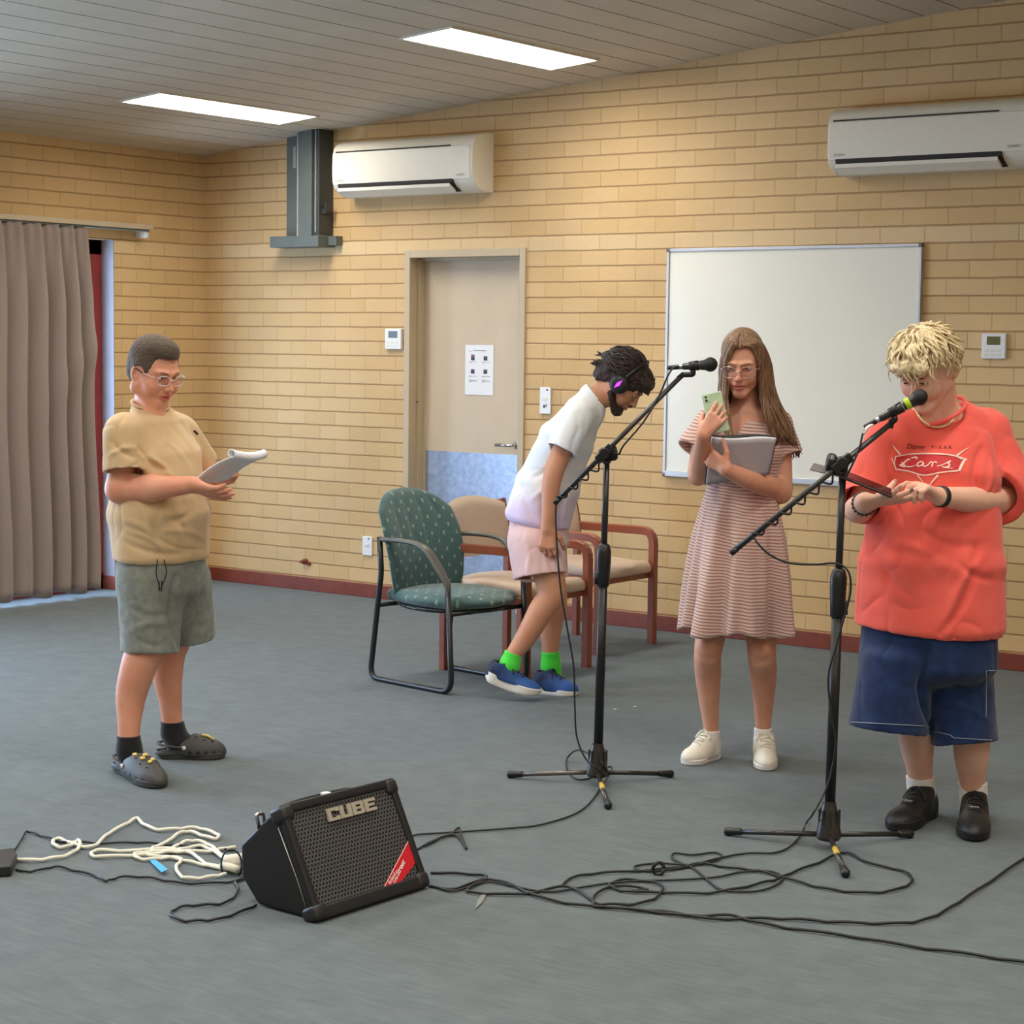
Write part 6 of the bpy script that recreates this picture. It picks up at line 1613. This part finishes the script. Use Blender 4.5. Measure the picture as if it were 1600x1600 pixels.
print_line(b, em((880, 322), (850, 316), (822, 335), (822, 355), (850, 356), (882, 328), (874, 352), (895, 360), (925, 345)), [1.6, 1.8, 2, 2, 1.6, 1.6, 2, 1.6, 1.2])
print_line(b, em((925, 345), (950, 318), (968, 330), (960, 360), (968, 330), (990, 318), (1010, 325)), [1.2, 1.6, 1.8, 1.8, 1.4, 1.6, 2.2])
print_line(b, em((1050, 350), (1085, 335), (1120, 318), (1140, 310), (1118, 322), (1130, 345), (1120, 362), (1080, 370), (1060, 362)), [1.2, 1.3, 1.8, 2.8, 2.4, 2.2, 2.2, 1.6, 1.4])
print_line(b, em((1010, 358), (1050, 350)), 1.2); print_line(b, em((1080, 372), (1160, 380)), 1.0)
b.build('printed_lettering', 'print_cream', ts, smooth=True)['label'] = 'cream script lettering Cars'
def text_on(b, s, size, x, y, dx=(1, 0), weight=0, width=None, shear=0, off=.002):
    v, f = text_polys(s, size, weight); xs = v[:, 0]*(width/v[:, 0].max() if width else 1)
    P = [on_shirt(x+a*dx[0]+c*shear, y+a*dx[1]-c, off) for a, c in zip(xs, v[:, 1])]; b.add(P, f)
b = MB(); text_on(b, 'Disney', 11, qx(716), qy(192), (1, .02), .12, width=29, shear=.25); text_on(b, 'P I X A R', 7.5, qx(955), qy(190), (1, .01), .1, width=32)
b.build('printed_small_lettering', 'print_brown', ts)['label'] = 'small dark lettering above the badge'
# necklace
nk = []
for t in np.linspace(.06, .93, 40):
    a = math.pi*t; x, y = 1463-34*math.cos(a), 628+41*math.sin(a)**.9
    nk.append(W(V(1463-34*math.cos(a)+4*t, 628+39*math.sin(a), D-.02-.115*math.sin(a))))
nk2 = []
for i, q in enumerate(nk):
    d = unit(np.array([q[0], q[1], q[2]-CAMZ])); hh = [h for h in (tbvh.ray_cast(Vector((0, 0, CAMZ)), Vector(d)), bbvh.ray_cast(Vector((0, 0, CAMZ)), Vector(d))) if h[0] is not None]
    if hh: q = np.array(min(hh, key=lambda h: h[3])[0])-d*.010
    nk2.append(q)
b = MB(); b.tube(smooth_path(nk2, 2), .0036, 6)
for q in smooth_path(nk2, 2)[::2]: b.add(*lathe([(.002, -.0045), (.0048, -.002), (.0048, .002), (.002, .0045)], q, (1, .3, 0), 6))
plain('pale_gold', C(236, 222, 178), .08, 200, rough=.3, metal=.3)
b.build('necklace', 'pale_gold', bl, smooth=True)['label'] = 'pale gold chain necklace'
# denim shorts
sd = Solid(); sd.econe(P_(1452, 950), P_(1450, 1035), (.215, .15), (.222, .16), Rl, 0)
sd.econe(P_(1402, 1030, -.02), P_(1388, 1138, -.03), (.118, .13), (.128, .145), Rl, .03, capb=0.0); sd.econe(P_(1496, 1035, .04), P_(1508, 1160, .0), (.115, .13), (.105, .125), Rl, .03, capb=0.0)
sd.econe(P_(1390, 1122, -.03), P_(1388, 1142, -.03), (.110, .126), (.113, .129), Rl, .004, '-', endr=.1); sd.econe(P_(1507, 1146, .01), P_(1508, 1165, .0), (.090, .108), (.092, .110), Rl, .004, '-', endr=.1)
fo = [(P_(1452, 1010, -.2), P_(1456, 1140, -.15), -.022, .014), (P_(1480, 1060, -.2), P_(1545, 1085, -.15), -.006, .012), (P_(1475, 1100, -.2), P_(1540, 1125, -.15), .006, .012), (P_(1350, 1040, -.2), P_(1400, 1120, -.2), .005, .02)]
dn_ = garment(sd, 'denim_shorts', 'denim', bl, .0055, fo, .004, 9, 12)
off_ = root_loc(bl); dbvh = BVHTree.FromPolygons([tuple(np.array(q.co)+off_) for q in dn_.data.vertices], [tuple(p.vertices) for p in dn_.data.polygons])
def on_denim(px, py, off=.001):
    v = unit(W(ray(px, py))); hit = dbvh.ray_cast(Vector((0, 0, CAMZ)), Vector(v)); return None if hit[0] is None else np.array(hit[0])-v*off
b = MB()
for pl_ in ([(x, 1128+(x-1325)*.055) for x in range(1329, 1446, 5)], [(x, 1142+(x-1455)*.22 if x < 1490 else 1153+(x-1490)*.06) for x in range(1460, 1552, 5)], [(1543+q, 1048) for q in range(0, 16, 3)], [(1541, y) for y in range(1048, 1122, 6)]):
    q = [on_denim(*p) for p in pl_]; q = [p for p in q if p is not None]
    if len(q) > 2: b.tube(q, .0016, 5)
b.build('hem_stitching', 'stitch', dn_, smooth=True)
# socks, shoes, watch, bracelet
for a, e in (((1438, 1213, .11), (1441, 1256, .12)), ((1520, 1221, .07), (1522, 1262, .08))):
    sd = Solid(); sd.cone(P_(*a), P_(*e), .0475, .0455, 0); sd.plane(P_(*a), (0, 0, 1)); v, F = sd.mesh(.004, .01); mk('sock', v, F, 'sock_white', bl, frame='v', smooth=True)
for hp, tp_, sd_ in ((G(1455, 1272), G(1388, 1291)+np.array([0, -.08, 0]), -1), (G(1522, 1272), G(1521, 1317), 1)):
    rt, Q, on = shoe(bl, hp, tp_, .112, 'bulky', sd_, sole_h=.034)
    b = MB(); c = on(.62, 0, .004); b.obox(c, (unit(tp_-hp), np.cross((0, 0, 1), unit(tp_-hp)), (0, 0, 1)), (.006, .014, .003)); b.build('lace_tag', 'chrome', rt, frame='v', bevel=.001)
wd_ = unit(P_(1530, 782, -.10)-P_(1468, 776, -.22)); c = P_(1470, 776, -.217)
v, f = lathe([(.0312, -.010), (.0335, -.009), (.0345, .009), (.0325, .010)], c, wd_, 24); wt = mk('wristband', v, f, 'amp_rubber', bl, frame='v', smooth=True); wt['label'] = 'black wristband'
bd_ = unit(P_(1340, 796, -.10)-P_(1352, 785, -.22)); c = P_(1350, 787, -.20); x_ = unit(np.cross(bd_, (0, 0, 1.))); y_ = np.cross(bd_, x_)
b = MB()
for t in np.linspace(0, 2*math.pi, 19)[:-1]:
    q = c+.0345*(x_*math.cos(t)+y_*math.sin(t)); b.add(*lathe([(.002, -.006), (.006, -.003), (.0065, .003), (.002, .006)], q, -x_*math.sin(t)+y_*math.cos(t), 7))
b.build('bracelet', 'steel_dark', bl, smooth=True, frame='v')['label'] = 'dark bead bracelet'
# tablet in the right hand
tb = empty('phone', tuple(W(P_(1340, 760, -.30))), 'dark phone in a folding case lying in the blond person\'s open hand', 'phone')
plain('case_brown', C(70, 46, 44), .1, rough=.5); plain('case_grey', C(120, 116, 116), .05, rough=.35)
a0, a1_ = P_(1314, 744, -.33), P_(1394, 776, -.34); fd_ = unit(a1_-a0); wd_ = unit(np.array([.10, .97, .22])); wd_ = unit(wd_-fd_*(wd_@fd_)); nn = np.cross(fd_, wd_); nn = nn if nn[2] > 0 else -nn
L_ = np.linalg.norm(a1_-a0)
b = MB(); b.obox((a0+a1_)/2+wd_*.03, (fd_, wd_, nn), (L_/2, .040, .0045)); b.build('phone_body', 'case_brown', tb, bevel=.003, frame='v')
b = MB(); b.obox((a0+a1_)/2+wd_*.03+nn*.0052, (fd_, wd_, nn), (L_/2-.004, .036, .0006)); b.build('screen', 'screen_dark', tb, frame='v')
b = MB(); c0_ = a0-fd_*.0; f2 = unit(P_(1272, 734, -.31)-a0); n2 = unit(np.cross(f2, wd_)); b.obox(a0+f2*.045+wd_*.03, (f2, unit(wd_-f2*(wd_@f2)), n2), (.046, .040, .002)); b.build('case_flap', 'case_grey', tb, bevel=.001, frame='v')
# ------------------------------------------------------------------ the person bending forward by the chairs
D = 8.55
bn = empty('person', (P_(835, 1085)[0], D, 0), 'person bending forward beside the chairs, wearing headphones, pale tie-dye t-shirt and pink shorts', 'person', frame='v')
Fn = unit(np.array([.97, -.22, 0])); Rn = np.cross(Fn, (0, 0, 1.))     # right side faces the camera
y_, p_ = math.radians(76), math.radians(48)
hd0 = np.array([math.sin(y_), -math.cos(y_), 0]); Fh = hd0*math.cos(p_)+np.array([0, 0, -math.sin(p_)]); Uh = hd0*math.sin(p_)+np.array([0, 0, math.cos(p_)])
hn = Frame(P_(975, 598, -.02), Fh, Uh, 1.0)
hs = Solid(); head_solid(hs, hn)
hs.cone(hn(0, -.03, -.05), P_(921, 634, .0), .052, .060, .03)
pr = [hs.mesh(.003, .01)]
sk = Solid(); sk.chain([P_(905, 650, -.15), P_(866, 735, -.19), P_(858, 800, -.20), P_(856, 826, -.20)], [.050, .043, .034, .030], .02)
hand_solid(sk, P_(856, 824, -.20), (-.02, -.1, -1), (.3, .9, 0), (.9, -.3, .1), 1.0, ((22, 34, 24), (26, 36, 24), (30, 38, 24), (34, 40, 24)), .1, (.9, .4, .3), 1.0)
pr.append(sk.mesh(.003, .01))
sk = Solid(); sk.chain([P_(922, 655, .16), P_(884, 735, .17), P_(862, 800, .16), P_(856, 822, .15)], [.048, .040, .032, .028], .02)
hand_solid(sk, P_(856, 822, .15), (-.1, -.2, -1), (.3, -.9, 0), (.9, .3, .1), .95, ((22, 34, 24),)*4, .1, (.9, .4, .3), 1.0)
pr.append(sk.mesh(.004, .01))
sk = Solid()
sk.chain([P_(845, 860, -.09), P_(862, 922, -.12), P_(845, 955, -.13), P_(822, 995, -.13), P_(800, 1028, -.13), P_(793, 1052, -.13)], [.082, .062, .056, .046, .035, .036], .02)
sk.chain([P_(848, 860, .09), P_(866, 935, .08), P_(862, 970, .10), P_(860, 1000, .10), P_(860, 1030, .10), P_(862, 1055, .10)], [.080, .058, .053, .043, .034, .036], .02)
sk.econe(P_(845, 840), P_(898, 668), (.11, .07), (.11, .06), Rn, .03); pr.append(sk.mesh(.006, .01))
body_obj(pr, 'skin_bender', bn, hn)
eyes(hn, bn, .3, 0, 'hair_dark')
# hair, beard
h_ = hn
sd = Solid(); sd.ell(h_(0, -.022, .040), np.array((.090, .104, .092))*h_.k, h_.ax, 0); sd.ell(h_(0, -.085, -.01), np.array((.075, .055, .075))*h_.k, h_.ax, .04)
sd.ell(h_(0, .065, .072), np.array((.062, .038, .035))*h_.k, h_.ax, .02); sd.ell(h_(0, .125, -.03), np.array((.07, .075, .075))*h_.k, h_.ax, .01, '-')
v, F = sd.mesh(.0045, .01); N = vnormals(v, F); v = v+N*(.007*vnoise(v, 50)+.004*vnoise(v, 110))[:, None]; capm = (v, F)
paths = []
for i in range(300):
    th = RNG.uniform(0, 2*math.pi); z = RNG.uniform(-.4, 1.0); rr = math.sqrt(max(0, 1-z*z)); lx, ly = rr*math.cos(th), rr*math.sin(th)
    if ly > .3 and z < .5: continue
    out = unit(np.array([lx, ly, z])); r0 = np.array([lx*.088, -.022+ly*.10, .04+z*.09]); dn = np.array([lx*.2, -.9 if ly < .4 else .9, -.25]); dn = unit(dn-out*(dn@out)*.8); sw = np.cross(out, dn); ph0 = RNG.uniform(0, 6.28); L = RNG.uniform(.04, .075)
    paths.append(np.array([h_(*(r0+out*.008*math.sin(t*2.5)+dn*L*t+sw*.005*math.sin(ph0+t*5))) for t in np.linspace(0, 1, 8)]))
for i in range(26):
    x = RNG.uniform(-.06, .06); paths.append(np.array([h_(x, .085-abs(x)*.4+.03*t, .088-.045*t) for t in np.linspace(0, 1, 6)]))
for i in range(60):
    x = RNG.uniform(-.06, .06); paths.append(np.array([h_(x, -.10-.055*t, .01-.03*t-.03*RNG.random()) for t in np.linspace(0, 1, 6)]))
lv = locks(paths, .005, 5, .3); v, f = join([capm, lv]); mk('hair', v, f, 'hair_dark', bn, frame='v', smooth=True)['label'] = 'thick dark brown tousled hair'
sd = Solid()
for s in (-1, 1): sd.cone(h_(s*.055, .005, -.062), h_(s*.014, .070, -.105), .022, .022, .015)
sd.ell(h_(0, .072, -.098), (.03, .022, .022), h_.ax, .015); sd.ell(h_(0, .098, -.045), (.024, .007, .006), h_.ax, .004); sd.ell(h_(0, .094, -.066), (.021, .02, .012), h_.ax, .005, '-')
v, F = sd.mesh(.003, .01); N = vnormals(v, F); v = v+N*(.0025*vnoise(v, 120))[:, None]; mk('beard', v, F, 'hair_dark', bn, frame='v', smooth=True)
# headphones
hp = None
arc = [h_(.098*math.cos(t), .0, .012+.125*math.sin(t)) for t in np.linspace(0, math.pi, 24)]
b = MB(); b.tube(arc, .0085, 8); hp = b.build('headphones', 'amp_rubber', bn, smooth=True, frame='v')
for s in (-1, 1):
    c = h_(s*.100, .002, -.004); ax_ = h_.R*s
    v_, f_ = lathe([(.030, -.018), (.040, -.016), (.043, -.004), (.042, .010), (.036, .020), (.022, .024)], c, ax_, 24); cup = mk('ear_cup', v_, f_, 'amp_rubber', hp, frame='v', smooth=True)
    b = MB(); q = c+ax_*.0245; b.prism([q+h_.U*.024, q+h_.F*.008, q-h_.U*.024, q-h_.F*.008], np.zeros(3), ax_*.0015); b.build('glowing_mark', 'glow_purple', cup, frame='v')['label'] = 'glowing purple diamond mark'
# t-shirt
sd = Solid()
sd.econe(P_(840, 812), P_(855, 760), (.175, .148), (.168, .138), Rn, 0); sd.econe(P_(855, 760), P_(885, 688), (.165, .134), (.175, .120), Rn, .03); sd.econe(P_(885, 688), P_(912, 640), (.172, .115), (.145, .075), Rn, .03)
sd.cone(P_(905, 650, -.13), P_(922, 650, .14), .064, .060, .035); sd.cone(P_(916, 640), P_(926, 622), .085, .070, .03)
sd.cone(P_(902, 655, -.16), P_(877, 705, -.20), .066, .070, .02, cap=True); sd.cone(P_(918, 655, .16), P_(900, 705, .18), .060, .062, .02, cap=True)
sd.cone(P_(881, 695, -.195), P_(875, 709, -.205), .054, .059, .004, '-', cap=True); sd.cone(P_(922, 628), P_(950, 600), .062, .068, .006, '-')
sd.plane(P_(840, 822), unit(np.array([-.02, 0, -1.]))); sd.econe(P_(838, 814), P_(838, 832), (.160, .133), (.162, .135), Rn, .004, '-', endr=.1)
fo = [(P_(880, 640, -.3), P_(855, 720, -.3), -.005, .012), (P_(930, 650, -.3), P_(905, 740, -.3), .006, .014), (P_(815, 760, -.3), P_(845, 815, -.3), -.006, .012), (P_(835, 745, -.3), P_(868, 718, -.3), -.010, .012), (P_(832, 780, -.3), P_(875, 760, -.3), .008, .014), (P_(850, 770, -.3), P_(855, 820, -.3), -.008, .012), (P_(870, 760, -.25), P_(880, 815, -.2), .006, .012), (P_(905, 670, -.25), P_(895, 720, -.25), -.006, .012)]
garment(sd, 't_shirt', 'tee_tie_dye', bn, .0045, fo, .004, 10, 14)
sd = Solid(); sd.econe(P_(843, 800), P_(842, 845), (.150, .125), (.158, .132), Rn, 0)
sd.cone(P_(838, 850, -.07), P_(845, 901, -.10), .120, .118, .03, cap=True); sd.cone(P_(846, 850, .07), P_(850, 904, .07), .112, .108, .03, cap=True)
sd.cone(P_(844, 890, -.1), P_(845, 905, -.1), .102, .106, .004, '-', cap=True); sd.cone(P_(850, 892, .07), P_(850, 908, .07), .094, .097, .004, '-', cap=True)
garment(sd, 'shorts', 'shorts_pink', bn, .006, [(P_(860, 830, -.25), P_(868, 900, -.25), -.010, .014), (P_(820, 840, -.25), P_(822, 895, -.25), .006, .014)], .004, 11, 16)
for a, c, e in (((803, 1020, -.13), (796, 1040, -.13), (788, 1060, -.13)), ((860, 1018, .10), (861, 1040, .10), (864, 1062, .10))):
    sd = Solid(); sd.cone(P_(*a), P_(*c), .041, .042, 0); sd.cone(P_(*c), P_(*e), .042, .040, .02); sd.plane(P_(*a), unit(P_(*a)-P_(*c)), ); v, F = sd.mesh(.004, .01); mk('sock', v, F, 'sock_green', bn, frame='v', smooth=True)
hl0, tp0 = P_(756, 1064, -.13), P_(842, 1096, -.16); tp0[2] = .012
shoe(bn, hl0, tp0, .105, 'runner', 1, sole_h=.040, rocker=.012)
shoe(bn, G(836, 1082), G(895, 1084)+np.array([.02, -.05, 0]), .105, 'runner', 1, sole_h=.030)
